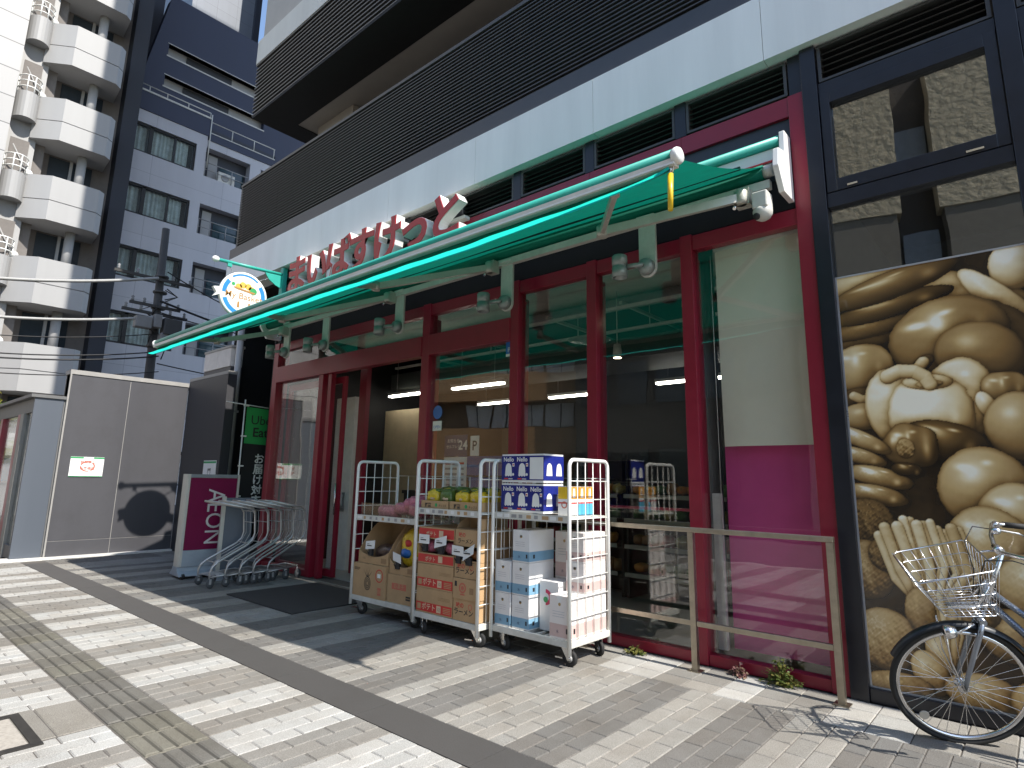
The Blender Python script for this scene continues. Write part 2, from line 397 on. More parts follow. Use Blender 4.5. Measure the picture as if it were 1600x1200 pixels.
# tactile guide strip: ribbed tiles
g = Pavers(); TM = attr_mat('tactile tile concrete', 0.8, 0.3, bump=0.4, bscale=200, fine=0.35)
x = -12.75
while x < 3.2:
    k = random.gauss(1, .09); q = random.uniform(-.008, .008); c = (.138 * k + q, .132 * k + q * .8, .116 * k - q * .3)
    g.brick(x, x + .3, 1.362, 1.698, tuple(v * 1.15 for v in c), z=-.0015); o = len(g.v); g.v += [(x + .014, 1.372, .0015), (x + .286, 1.372, .0015), (x + .286, 1.688, .0015), (x + .014, 1.688, .0015)]; g.f += [(o, o + 1, o + 2, o + 3)]; g.c += [(c[0] * .5, c[1] * .5, c[2] * .5, 1)] * 4
    for j in range(4):
        yc = 1.362 + .042 + j * .084; y0, y1 = yc - .036, yc + .036; o = len(g.v)
        c2 = tuple(v * 1.06 for v in c)
        g.v += [(x + .012, y0, .0), (x + .288, y0, .0), (x + .288, y1, .0), (x + .012, y1, .0), (x + .02, y0 + .009, .007), (x + .28, y0 + .009, .007), (x + .28, y1 - .009, .007), (x + .02, y1 - .009, .007)]
        g.f += [(o + 4, o + 5, o + 6, o + 7)] + [(o + i, o + (i + 1) % 4, o + 4 + (i + 1) % 4, o + 4 + i) for i in range(4)]; g.c += [(*c2, 1)] * 8
    x += .302
g.build('tactile_strip', TM)
# inspection cover set in the paving
t = thing('inspection_cover', 'square inspection cover with dark iron rim set in the paving near the tactile strip', 'manhole cover', (-4.58, .72, 0))
IRON = mat('worn iron', (0.06, 0.055, 0.05), 0.55, 0.6, noise=20, amt=.4)
g = MB(); X0, X1, Y0, Y1 = -4.87, -4.25, .42, 1.05
for a in ((X0, X1, Y0, Y0 + .05), (X0, X1, Y1 - .05, Y1), (X0, X0 + .05, Y0 + .05, Y1 - .05), (X1 - .05, X1, Y0 + .05, Y1 - .05)): g.box(*a, -.004, .007, IRON)
g.build('rim', t)
g = MB(); g.box(X0 + .058, X1 - .058, Y0 + .058, Y1 - .058, -.004, .003, mat('cover infill paving', (.36, .33, .29), .85, noise=40, amt=.25, bump=.3, bscale=150)); g.build('infill', t)

# ------------------------------------------------------------------ shop building
B = thing('shop_building', 'dark louvred building with burgundy framed grocery shopfront at street level', 'building', (-4.3, 5, 0))
def part(mb, name, **k): return mb.build(name, B, **k)
XE = 3.6
# vertical mullions, burgundy
for xc, w, zt in ((-9.80, .15, 3.69), (-5.88, .14, 3.69), (-4.36, .12, 3.69), (-3.32, .115, 3.69), (-2.28, .115, 3.69), (-1.255, .12, 4.69)):
    g = MB(); g.box(xc - w / 2, xc + w / 2, 4.985, 5.12, 0, zt, RED); part(g, 'mullion', bevel=.004)
    g = MB(); g.box(xc - w / 2 + .02, xc + w / 2 - .02, 5.123, 5.2, 0, 3.5, RED); part(g, 'inner_mullion')
def hbar(x0, x1, z0, z1, name, y0=5.0, y1=5.1, m=RED): g = MB(); g.box(x0, x1, y0, y1, z0, z1, m); part(g, name, bevel=.004)
hbar(-9.724, -5.951, 3.0, 3.265, 'door_beam', 4.972); hbar(-5.809, -4.421, 3.0, 3.265, 'door_beam', 4.972)
ms = [-9.724, -5.88, -4.36, -3.32, -2.28, -1.315]; hw = [0, .071, .061, .0585, .0585, 0]
for i in range(5):
    a, b = ms[i] + hw[i], ms[i + 1] - hw[i + 1]
    hbar(a, b, 3.54, 3.68, 'head_rail')
    if i >= 1: hbar(a, b, 0, .085, 'sill')
hbar(-9.724, -8.38, 0, .085, 'sill')
for i in range(2, 5):
    a, b = ms[i] + hw[i], ms[i + 1] - hw[i + 1]
    if i < 4: g = MB(); g.box(a, b, 5.06, 5.1, 1.20, 1.225, RED); part(g, 'push_bar')
g = MB(); g.box(-8.38, -8.26, 4.985, 5.1, 0, 2.999, RED); part(g, 'door_jamb', bevel=.004)
g = MB(); g.box(-8.17, -8.08, 5.02, 5.1, 0, 2.999, RED); part(g, 'door_jamb', bevel=.004)
# window panes
def pane(x0, x1, z0, z1, y=5.05, m=GLASS): g = MB(); g.box(x0, x1, y, y + .008, z0, z1, m); part(g, 'window_pane')
pane(-9.72, -8.385, .09, 2.995); pane(-9.72, -5.955, 3.27, 3.535); pane(-5.805, -4.425, 3.27, 3.535); pane(-5.805, -4.425, .09, 2.995)
for i in range(2, 5): pane(ms[i] + hw[i] + .002, ms[i + 1] - hw[i + 1] - .002, .09, 3.535)
# sliding door: leaf parked behind the left pane, its rail and the far leaf
d = MB()
d.box(-7.98, -7.90, 5.16, 5.2, .02, 2.96, RED); d.box(-9.5, -7.98, 5.16, 5.2, .02, .12, RED); d.box(-9.5, -7.98, 5.16, 5.2, 2.86, 2.96, RED); d.box(-9.58, -9.5, 5.16, 5.2, .02, 2.96, RED)
dr = part(d, 'sliding_door'); d = MB(); d.box(-9.5, -7.98, 5.175, 5.183, .12, 2.86, GLASS); d.build('door_glass', dr)
g = MB(); g.tube([(-7.94, 5.13, .9), (-7.94, 5.13, 1.35)], .012, CHROME); g.build('door_handle', dr)
g = MB(); g.box(-8.2, -8.02, 5.62, 5.70, 0, 3.5, RED); part(g, 'vestibule_post')
# dark strip, navy panels and louvres above the shopfront
g = MB(); g.box(-9.88, -1.315, 5.02, 5.12, 3.695, 3.98, BLACKR); part(g, 'header_panel')
NAVP = mat('navy grey panel', (0.03, 0.033, 0.045), 0.4, amt=.15)
for k in range(8): g = MB(); g.box(-9.88 + k * 1.07, -9.88 + (k + 1) * 1.07 - .006 if k < 7 else -1.32, 5.03, 5.12, 3.985, 4.51, NAVP); part(g, 'spandrel_panel')
cols = [-9.88, -8.48, -7.45, -6.42, -5.36, -4.36, -3.335, -2.29, -1.255]
for i in range(8):
    a, b = cols[i] + .045, cols[i + 1] - .045
    g = MB(); g.box(a - .043, b + .043, 5.0, 5.1, 4.515, 4.69, RED); part(g, 'burgundy_band')
def louvre(a, b, z0, z1, n, y=5.0, m=LOUV):
    g = MB(); g.box(a, b, y + .10, y + .11, z0, z1, LOUVI)
    for s_ in ((a, a + .025, z0, z1), (b - .025, b, z0, z1), (a + .025, b - .025, z0, z0 + .022), (a + .025, b - .025, z1 - .022, z1)): g.box(s_[0], s_[1], y, y + .1, s_[2], s_[3], m)
    p = (z1 - z0 - .05) / n
    for k in range(n):
        z = z0 + .03 + k * p
        g.prism([(y + .01, z), (y + .02, z - .004), (y + .085, z + p * .62), (y + .075, z + p * .66)], 'x', a + .026, b - .026, m)
    part(g, 'louvre_panel')
for i in range(8):
    louvre(cols[i] + .06, cols[i + 1] - .06, 4.71, 5.03, 5)
    g = MB(); g.box(cols[i] - .055, cols[i] + .055, 4.998, 5.1, 4.695, 5.05, DARK); part(g, 'louvre_post')
g = MB(); g.box(-1.30, -1.194, 5.0, 5.1, 4.695, 5.05, DARK); part(g, 'louvre_post')
# fascia, balcony screen, upper slab
for k in range(9):
    a = -12.02 + k * 1.76; g = MB(); g.prism([(4.90, 5.06), (5.3, 5.06), (5.3, 5.70), (4.90, 5.70), ], 'x', a + .002, min(a + 1.757, XE), FASC); part(g, 'fascia_panel')
g = MB(); g.box(-12.02, XE, 4.93, 5.3, 5.705, 5.93, mat('grey flashing', (.05, .052, .06), .4)); part(g, 'flashing')
def slats(x0, x1, y, z0, z1, n, name, m=LOUV):
    g = MB(); p = (z1 - z0) / n
    for k in range(n): g.prism([(y, z0 + k * p), (y + .035, z0 + k * p), (y + .035, z0 + k * p + p * .27), (y, z0 + k * p + p * .27)], 'x', x0, x1, m)
    x = x0 + .02
    while x < x1: g.box(x, x + .03, y + .058, y + .09, z0, z1, LOUVI); x += 1.4
    g.box(x0, x1, y - .01, y + .09, z1, z1 + .05, m); g.box(x0, x1, y + .092, y + .10, z0, z1, LOUVI); part(g, name)
slats(-12.0, XE, 5.02, 5.95, 7.33, 25, 'balcony_screen')
g = MB(); g.prism([(5.02, 5.95), (9.0, 5.95), (9.0, 7.35), (5.02, 7.35)], 'x', -11.99, -11.93, LOUV); part(g, 'side_screen')
g = MB(); g.box(-12.0, XE, 5.3, 9.0, 5.4, 5.92, BLACKR); part(g, 'balcony_floor')
BEIG = mat('beige render', (0.40, 0.375, 0.34), 0.8, noise=2, amt=.1, bump=.15, bscale=60)
g = MB(); g.box(-11.75, XE, 8.6, 9.0, 5.9, 8.86, mat('dark wall render', (.06, .058, .055), .8)); part(g, 'balcony_wall')
slats(-11.85, XE, 5.0, 8.9, 10.08, 13, 'upper_screen')
g = MB(); g.box(-11.85, XE, 4.98, 5.4, 10.12, 10.68, mat('cream slab edge', (.62, .60, .54), .6, noise=2, amt=.1, streak=True)); g.box(-11.85, -11.45, 5.4, 9, 10.12, 10.68, MATS['cream slab edge']); part(g, 'slab_edge')
g = MB(); g.box(-11.82, XE, 5.0, 5.75, 8.84, 8.89, BLACKR); g.box(-11.82, -11.3, 5.75, 9, 8.84, 8.89, BLACKR); part(g, 'soffit_border')
g = MB(); g.box(-11.3, XE, 5.75, 8.99, 8.86, 8.9, BEIG); part(g, 'soffit')
g = MB(); g.box(-11.05, -9.75, 6.1, 7.2, 5.93, 8.855, BEIG); part(g, 'balcony_column')
g = MB(); g.box(-11.8, XE, 5.06, 20, 10.69, 75, BEIG); part(g, 'tower_wall')
g = MB(); g.box(-11.9, XE, 9.0, 20, 4.5, 10.68, BLACKR); part(g, 'rear_wall')
# dark passage left of the shopfront
g = MB(); g.box(-9.93, -9.88, 5.0, 12, 0, 5.05, BLACKR); g.box(-12.0, -9.93, 8.0, 8.1, 0, 5.0, BLACKR); g.box(-12.06, -12.0, 5.22, 8.1, 0, 5.38, BLACKR); g.box(-12.0, -9.93, 5.3, 8.1, 5.0, 5.05, BLACKR); part(g, 'passage_lining')  # walls coloured near black to give the gap its darkness
# right hand unit, dark frames
for xc in (-1.135, .13, 1.39, 2.65):
    g = MB(); g.box(xc - .058, xc + .058, 4.96, 5.14, 0, 5.05, DARK); part(g, 'dark_mullion', bevel=.004)
for k in range(3):
    a = -1.075 + k * 1.261; b = a + 1.145
    for z0, z1, y0 in ((0, .09, 4.98), (3.6, 3.72, 4.98), (4.60, 4.70, 4.99)): g = MB(); g.box(a, b, y0, 5.12, z0, z1, DARK); part(g, 'dark_transom', bevel=.003)
    louvre(a + .01, b - .01, 4.71, 5.04, 5, 4.99)
    f = MB(); Z0, Z1 = 3.725, 4.595
    for s_ in ((a + .004, a + .075, Z0, Z1), (b - .075, b - .004, Z0, Z1), (a + .075, b - .075, Z0, Z0 + .10), (a + .075, b - .075, Z1 - .10, Z1)): f.box(s_[0], s_[1], 4.975, 5.08, s_[2], s_[3], DARK)
    fr = part(f, 'fanlight', bevel=.004); f = MB(); f.box(a + .077, b - .077, 5.03, 5.04, Z0 + .102, Z1 - .102, GLASS2); f.build('pane', fr)
    f = MB(); f.box(a + .15, a + .22, 4.965, 4.98, Z0 + .015, Z0 + .03, CHROME); f.build('latch', fr); f = MB(); f.box(b - .25, b - .15, 4.965, 4.98, Z0 + .015, Z0 + .03, CHROME); f.build('latch', fr)
    g = MB(); g.box(a, b, 5.03, 5.04, .095, 3.595, GLASS2); part(g, 'shop_window')
# interior shell
g = MB(); g.box(-11, XE, 5.2, 11, -.003, .008, mat('shop floor tile', (.34, .33, .31), .35, noise=2, amt=.1)); part(g, 'interior_floor')
g = MB(); g.box(-9.88, -1.2, 5.13, 7.3, 3.95, 4.0, mat('cream ceiling', (.75, .71, .62), .7)); part(g, 'front_ceiling')
g = MB(); g.box(-9.87, -1.2, 7.3, 11, 4.1, 4.15, mat('dark green ceiling', (.022, .028, .026), .7)); g.box(-9.87, -1.2, 7.305, 7.33, 3.95, 4.15, MATS['dark green ceiling']); part(g, 'rear_ceiling')
g = MB(); g.box(-9.87, XE, 10.9, 11, 0, 4.1, mat('shop back wall', (.03, .032, .032), .7)); part(g, 'interior_wall')
g = MB(); g.box(-1.2, -1.15, 5.15, 11, 0, 4.1, DARK); part(g, 'party_wall')
g = MB(); g.box(-9.86, -8.5, 7.4, 7.5, 0, 2.75, mat('cream shop wall', (.55, .45, .29), .6)); part(g, 'counter_wall')
g = MB(); g.box(-8.98, -8.45, 5.72, 5.8, 0, 2.75, mat('pale grey post panel', (.74, .74, .70), .45)); part(g, 'entrance_panel')
g = MB(); g.box(-2.12, -1.3, 5.28, 5.3, .1, 3.5, MAG); part(g, 'window_lining')
g = MB(); g.box(-2.205, -2.13, 5.16, 5.2, .1, 1.36, WHITE2); part(g, 'window_post')
g = MB(); g.lathe([(.13, 0), (.13, 3.9)], (-2.42, 5.6, .01), 'z', mat('grey column paint', (.2, .2, .21), .5)); part(g, 'interior_column')
g = MB()
for yy, zz in ((5.75, 3.8), (6.5, 3.62), (7.3, 3.55), (8.6, 3.5)): g.box(-9.5, -1.4, yy, yy + .05, zz, zz + .04, WHITE2)
for xx in (-8.7, -6.9, -5.1, -3.9, -2.6): g.box(xx, xx + .04, 6.5, 10.5, 3.68, 3.72, WHITE2); g.tube([(xx, 7.3, 3.57), (xx, 7.3, 4.1)], .008, WHITE2, 6)
part(g, 'ceiling_rail')
g = MB(); g.box(-9.86, -1.25, 7.5, 8.6, 3.2, 3.5, mat('duct metal', (.05, .055, .05), .7)); g.tube([(-9.8, 6.9, 3.85), (-1.3, 6.9, 3.8)], .09, GREY, 12); part(g, 'duct')
# ------------------------------------------------------------------ awning
A = thing('awning', 'long teal retractable awning stretched out over the shopfront', 'awning', (-5.6, 4.9, 3.9))
AX0, AX1 = -9.72, -1.44
def ap(name, mb, **k): return mb.build(name, A, **k)
g = MB(); n = 60; m_ = 14; vs = []; fs = []
for i in range(n + 1):
    for j in range(m_ + 1):
        x = AX0 + .02 + (AX1 - AX0 - .04) * i / n; t = j / m_; y = 3.10 + t * 1.62
        z = 3.345 + t * .635 - .035 * math.sin(math.pi * t) + .006 * math.sin(x * 2.1 + 3 * t)
        vs.append((x, y, z))
fs = [(i * (m_ + 1) + j, (i + 1) * (m_ + 1) + j, (i + 1) * (m_ + 1) + j + 1, i * (m_ + 1) + j + 1) for i in range(n) for j in range(m_)]
g.add(vs, fs, TEAL, True); ap('canopy_cloth', g)
g = MB()
g.box(AX0 + .03, AX1 - .03, 4.2, 4.215, 3.74, 3.765, mat('teal seam shade', (.0, .03, .025), .9)); ap('seam', g)  # seam strip coloured dark for the shade along its crease
g = MB(); g.tube([(AX0, 3.065, 3.352), (AX1, 3.065, 3.352)], .030, TEALP, 14); ap('front_roll', g)
g = MB(); g.prism([(3.045, 3.272), (3.10, 3.272), (3.105, 3.318), (3.04, 3.318)], 'x', AX0, AX1, mat('pale aluminium rail', (.72, .70, .63), .4)); g.box(AX0, AX1, 3.036, 3.043, 3.278, 3.29, WHITE); ap('front_rail', g)
for x in (AX0, AX1): g = MB(); g.lathe([(.002, -.02), (.045, -.018), (.052, 0), (.052, .016), (.044, .03), (.002, .034)], (x, 3.07, 3.335), 'x', WHITE, 18); ap('end_cap', g)
g = MB(); h_ = MB(); vs = []; hs = []; n = 160
for i in range(n + 1):
    x = AX0 + .03 + (AX1 - AX0 - .06) * i / n; w = .006 * math.sin(x * 5.3) + .004 * math.sin(x * 13.7)
    k = min(1, (AX1 - .03 - x) / 1.6); dz = .02 + .085 * max(0, k) ** .5
    vs += [(x, 3.09, 3.275), (x, 3.09 + w, 3.275 - dz * .6), (x, 3.055 + w, 3.275 - dz)]
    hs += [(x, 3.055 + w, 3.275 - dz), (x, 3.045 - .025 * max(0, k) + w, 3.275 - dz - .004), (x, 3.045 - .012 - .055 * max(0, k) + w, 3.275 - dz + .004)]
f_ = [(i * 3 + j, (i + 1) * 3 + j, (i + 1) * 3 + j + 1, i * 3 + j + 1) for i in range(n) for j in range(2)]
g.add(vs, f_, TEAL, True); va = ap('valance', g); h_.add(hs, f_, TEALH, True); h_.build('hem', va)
# roller, cover board, torsion bar and end brackets
g = MB(); g.tube([(AX0 + .05, 4.74, 3.94), (-1.47, 4.74, 3.94)], .062, TEAL, 16); g.tube([(-1.47, 4.74, 3.94), (-1.40, 4.74, 3.94)], .05, WHITE2, 12); ap('roller', g)
g = MB(); g.tube([(-9.6, 4.86, 4.24), (-1.365, 4.86, 4.24)], .045, TEALP, 14); ap('upper_roll', g)
g = MB(); g.box(-9.6, -1.365, 4.86, 4.92, 4.05, 4.19, WHITE); g.box(-9.6, -1.365, 4.845, 4.858, 4.07, 4.085, REDINK); g.box(-9.6, -1.365, 4.835, 4.844, 4.02, 4.045, mat('blue trim', (.15, .2, .6), .4)); ap('cover_board', g)
g = MB(); g.box(-9.6, -1.42, 4.70, 4.76, 3.78, 3.85, WHITE2); ap('torsion_bar', g)
g = MB(); g.prism([(4.60, 3.90), (4.72, 3.72), (4.97, 3.72), (4.97, 4.30), (4.82, 4.30), (4.80, 4.10), (4.63, 4.06)], 'x', -1.36, -1.315, WHITE); ap('end_bracket', g, bevel=.006)
g = MB(); g.prism([(4.60, 3.90), (4.72, 3.72), (4.97, 3.72), (4.97, 4.30), (4.82, 4.30), (4.80, 4.10), (4.63, 4.06)], 'x', -9.72, -9.665, WHITE); ap('end_bracket', g, bevel=.006)
ARM = mat('aged arm aluminium', (0.52, 0.50, 0.44), .42, .25, amt=.12, dirt=.3)
def arm(sh, el, fr):
    g = MB()
    def seg(a, b, w, h):
        a, b = Vector(a), Vector(b); d = (b - a).normalized(); sd = d.cross(Vector((0, 0, 1))).normalized(); up = sd.cross(d)
        vs = [p + sd * sx * w + up * sz * h for p in (a, b) for sx, sz in ((-1, -1), (1, -1), (1, 1), (-1, 1))]
        g.add(vs, [(0, 1, 2, 3), (7, 6, 5, 4), (0, 4, 5, 1), (1, 5, 6, 2), (2, 6, 7, 3), (3, 7, 4, 0)], ARM)
    seg(sh, el, .022, .034); seg(el, fr, .018, .028)
    g.lathe([(.045, -.045), (.045, .045)], el, 'z', ARM, 14); g.lathe([(.03, -.03), (.03, .03)], fr, 'z', ARM, 10)
    g.lathe([(.04, -.06), (.05, -.03), (.05, .05), (.03, .07)], sh, 'z', ARM, 12)
    g.box(sh[0] - .06, sh[0] + .06, sh[1] + .0, sh[1] + .10, sh[2] - .06, sh[2] + .08, ARM); g.tube([(sh[0] - .05, sh[1], sh[2] - .05), (sh[0] - .05, sh[1] - .03, sh[2] - .09)], .014, CHROME, 8)
    ap('folding_arm', g)
arm((-1.62, 4.62, 3.72), (-2.5, 3.92, 3.43), (-1.90, 3.14, 3.28))
arm((-4.42, 4.62, 3.76), (-5.15, 3.65, 3.44), (-4.9, 3.14, 3.28))
arm((-6.25, 4.62, 3.76), (-7.3, 3.75, 3.46), (-6.6, 3.14, 3.28))
arm((-9.0, 4.62, 3.72), (-9.25, 3.75, 3.44), (-8.7, 3.14, 3.28))
# yellow pull rod on the front rail
g = MB(); g.tube([(-1.475, 3.06, 3.23), (-1.48, 3.055, 3.0)], [.017, .015], YEL, 12); g.tube([(-1.475, 3.06, 3.23), (-1.475, 3.07, 3.31)], .009, CHROME, 8); g.tube([(-1.46, 3.06, 3.24), (-1.45, 3.07, 3.31)], .005, WHITE, 6)
solo(g, 'pull_rod', 'yellow tube hanging from the right end of the teal awning', 'pull rod')

# ------------------------------------------------------------------ spotlights under the awning
LBL = ['leftmost, beside the dark passage', 'second from the left under the awning', 'middle of the five', 'fourth from the left, beside the entrance', 'rightmost, above the tall panes']
LAMP = mat('weathered lamp grey', (.30, .33, .32), .4, .3, dirt=.35)
def spot():
    t = thing('spotlight', 'x', 'spotlight', (0, 0, 0), 'spotlights hung below the awning')
    o = []
    pl = [(-.085, .55), (.085, .55), (.085, .08)] + [(.085 * math.cos(a), .08 - .085 * math.sin(a)) for a in [math.pi * k / 10 for k in range(1, 10)]] + [(-.085, .08)]
    g = MB(); g.prism(pl, 'y', 0, .03, WHITE2); g.box(-.09, .09, -.03, .06, .55, .585, WHITE2); g.build('mount_plate', t, bevel=.004)
    g = MB(); g.lathe([(.078, 0), (.078, -.04), (.066, -.07), (.03, -.085), (.001, -.086)], (0, 0, .09), 'y', LAMP, 22); g.lathe([(.012, -.087), (.012, -.092)], (.0, 0, .08), 'y', INK, 8); g.build('junction_base', t)
    g = MB(); g.tube([(0, -.08, .09), (-.05, -.11, .09), (-.13, -.13, .09)], .022, LAMP, 10); g.build('knuckle', t)
    g = MB(); g.lathe([(.001, .115), (.062, .11), (.07, .10), (.07, .02), (.064, .018), (.064, .0), (.07, -.002), (.07, -.10), (.06, -.10), (.055, -.06), (.001, -.055)], (-.20, -.15, .09), 'z', LAMP, 22); g.build('lamp_head', t)
    return t
sp0 = spot()
for i, (x, z) in enumerate(((-9.0, 3.31), (-7.86, 3.27), (-6.12, 3.28), (-4.25, 3.26), (-2.53, 3.28))):
    o = sp0 if i == 0 else copy_tree(sp0); o.location = (x, 4.72, z - .005); o['label'] = 'grey spotlight on a white plate, ' + LBL[i]

# ------------------------------------------------------------------ shop name: seven channel letters
CHARS = 'まいばすけっと'
RL = mat('red acrylic letter face', (0.50, 0.016, 0.02), 0.35, amt=.08)
for i, ch in enumerate(CHARS):
    x = -8.93 + i * .598
    g = MB(); h = .67
    g.text(ch, (x, 4.83, 4.45), (1, 0, 0), (0, 0, 1), h, WHITE, extrude=.07, bold=.042, side=WHITE)
    g.text(ch, (x, 4.753, 4.45), (1, 0, 0), (0, 0, 1), h, RL, extrude=.004, bold=.030)
    g.box(x - .2, x + .2, 4.90, 4.995, 4.66, 4.70, WHITE2)
    solo(g, 'sign_letter', 'red channel letter %s with white sides above the awning' % ch, 'sign letter', 'shop name letters')

# ------------------------------------------------------------------ hanging round sign
t = thing('hanging_sign', 'round blue and white shop sign hanging from a teal bracket at the left end', 'sign', (-9.55, 4.9, 4.0))
X = -9.75
g = MB(); g.box(X - .05, X + .05, 4.92, 4.998, 3.75, 5.04, TEALP); g.tube([(X, 4.93, 4.92), (X, 3.84, 4.88)], .028, TEALP, 12); g.prism([(4.93, 4.90), (4.62, 4.88), (4.69, 4.78), (4.82, 4.70), (4.93, 4.66)], 'x', X - .012, X + .012, TEALP); g.box(X - .02, X + .02, 3.98, 4.05, 4.81, 4.87, TEALP); g.build('bracket', t)
g = MB(); g.blob((X, 3.79, 4.88), (.05, .06, .05), WHITE, amp=0, n=8); g.build('finial', t)
g = MB()
def chain(a, b):
    g = MB()
    a, b = Vector(a), Vector(b); n = 9
    for k in range(n):
        p = a.lerp(b, (k + .1) / n); q = a.lerp(b, (k + .9) / n); g.tube([p, q], .010 if k % 2 else .006, CHROME, 6)
    g.build('chain', t)
chain((X, 4.01, 4.81), (X, 4.11, 4.70)); chain((X, 4.69, 4.79), (X, 4.50, 4.68))
DC = Vector((X, 4.285, 4.375)); DR = .395
g = MB(); g.lathe([(DR - .02, -.035), (DR, -.03), (DR, .03), (DR - .02, .035)], DC, 'x', WHITE, 48)
ds = g.build('sign_disc', t)
PBLUE = mat('sign blue print', (.03, .23, .58), .35)
g = MB()
def arc(r0, r1, a0, a1, m, x, n=24):
    vs = []
    for k in range(n + 1):
        a = R(a0 + (a1 - a0) * k / n)
        for r in (r0, r1): vs.append((x, DC.y + r * math.cos(a), DC.z + r * math.sin(a)))
    g.add(vs, [(2 * k, 2 * k + 1, 2 * k + 3, 2 * k + 2) for k in range(n)], m)
for sx in (1, -1):
    x = DC.x + sx * .037
    for a0, a1 in ((-2, 38), (142, 182), (198, 262), (278, 340), (52, 128)): arc(.29 if a0 != 52 else .33, .36, a0, a1, PBLUE, x, 16)
ux, uz = (0, 1, 0), (0, 0, 1); xx = DC.x + .0375
g.text('My Basket', (xx + .001, DC.y - .0, DC.z - .07), ux, uz, .15, mat('sign brown print', (.4, .2, .06), .5), bold=.004)
for dy, dz in ((-.1, .13), (-.03, .17), (.06, .16), (.12, .12)): g.lathe([(.001, 0), (.055, .0)], (xx, DC.y + dy, DC.z + dz), 'x', mat('sign amber print', (.7, .42, .08), .4), 14)
g.lathe([(.001, 0), (.06, 0)], (xx + .001, DC.y + .15, DC.z + .10), 'x', GREEN, 14); g.lathe([(.001, 0), (.03, 0)], (xx + .001, DC.y - .19, DC.z + .16), 'x', GREEN, 10)
g.prism([(DC.y - .19, DC.z + .12), (DC.y + .19, DC.z + .08), (DC.y + .16, DC.z + .05), (DC.y - .16, DC.z + .09)], 'x', xx, xx + .002, mat('sign brown print', (.4, .2, .06), .5))
for dy in (-.08, .1): g.prism([(DC.y + dy - .02, DC.z - .22), (DC.y + dy + .02, DC.z - .22), (DC.y + dy + .015, DC.z - .12), (DC.y + dy - .015, DC.z - .12)], 'x', xx, xx + .002, MATS['sign brown print'])
g.build('sign_print', ds)
g = MB(); g.prism([(DC.y - .50, DC.z + .04), (DC.y - .36, DC.z + .07), (DC.y + .36, DC.z - .03), (DC.y + .50, DC.z - .09), (DC.y + .46, DC.z - .14), (DC.y + .52, DC.z - .19), (DC.y + .36, DC.z - .14), (DC.y - .36, DC.z - .05), (DC.y - .48, DC.z - .11), (DC.y - .44, DC.z - .04)], 'x', X - .036, X + .0365, WHITE); g.build('ribbon', ds)

# ------------------------------------------------------------------ camera dome
t = thing('security_camera', 'cream dome security camera under the right end of the awning', 'security camera', (-1.5, 4.66, 3.45))
g = MB(); g.box(-1.53, -1.41, 4.58, 4.72, 3.58, 3.72, WHITE2); g.build('housing', t, bevel=.012)
g = MB(); g.lathe([(.07, .02), (.075, 0), (.072, -.03), (.055, -.06), (.03, -.075), (.001, -.08)], (-1.47, 4.65, 3.57), 'z', WHITE2, 20); g.build('dome', t)
g = MB(); g.lathe([(.028, 0), (.028, -.012), (.001, -.013)], (-1.50, 4.60, 3.52), ((Vector((.3, .8, .5))).normalized(), Vector((.8, -.3, 0)).normalized(), Vector((.15, .4, -.73)).normalized()), INK, 14); g.build('lens', t)

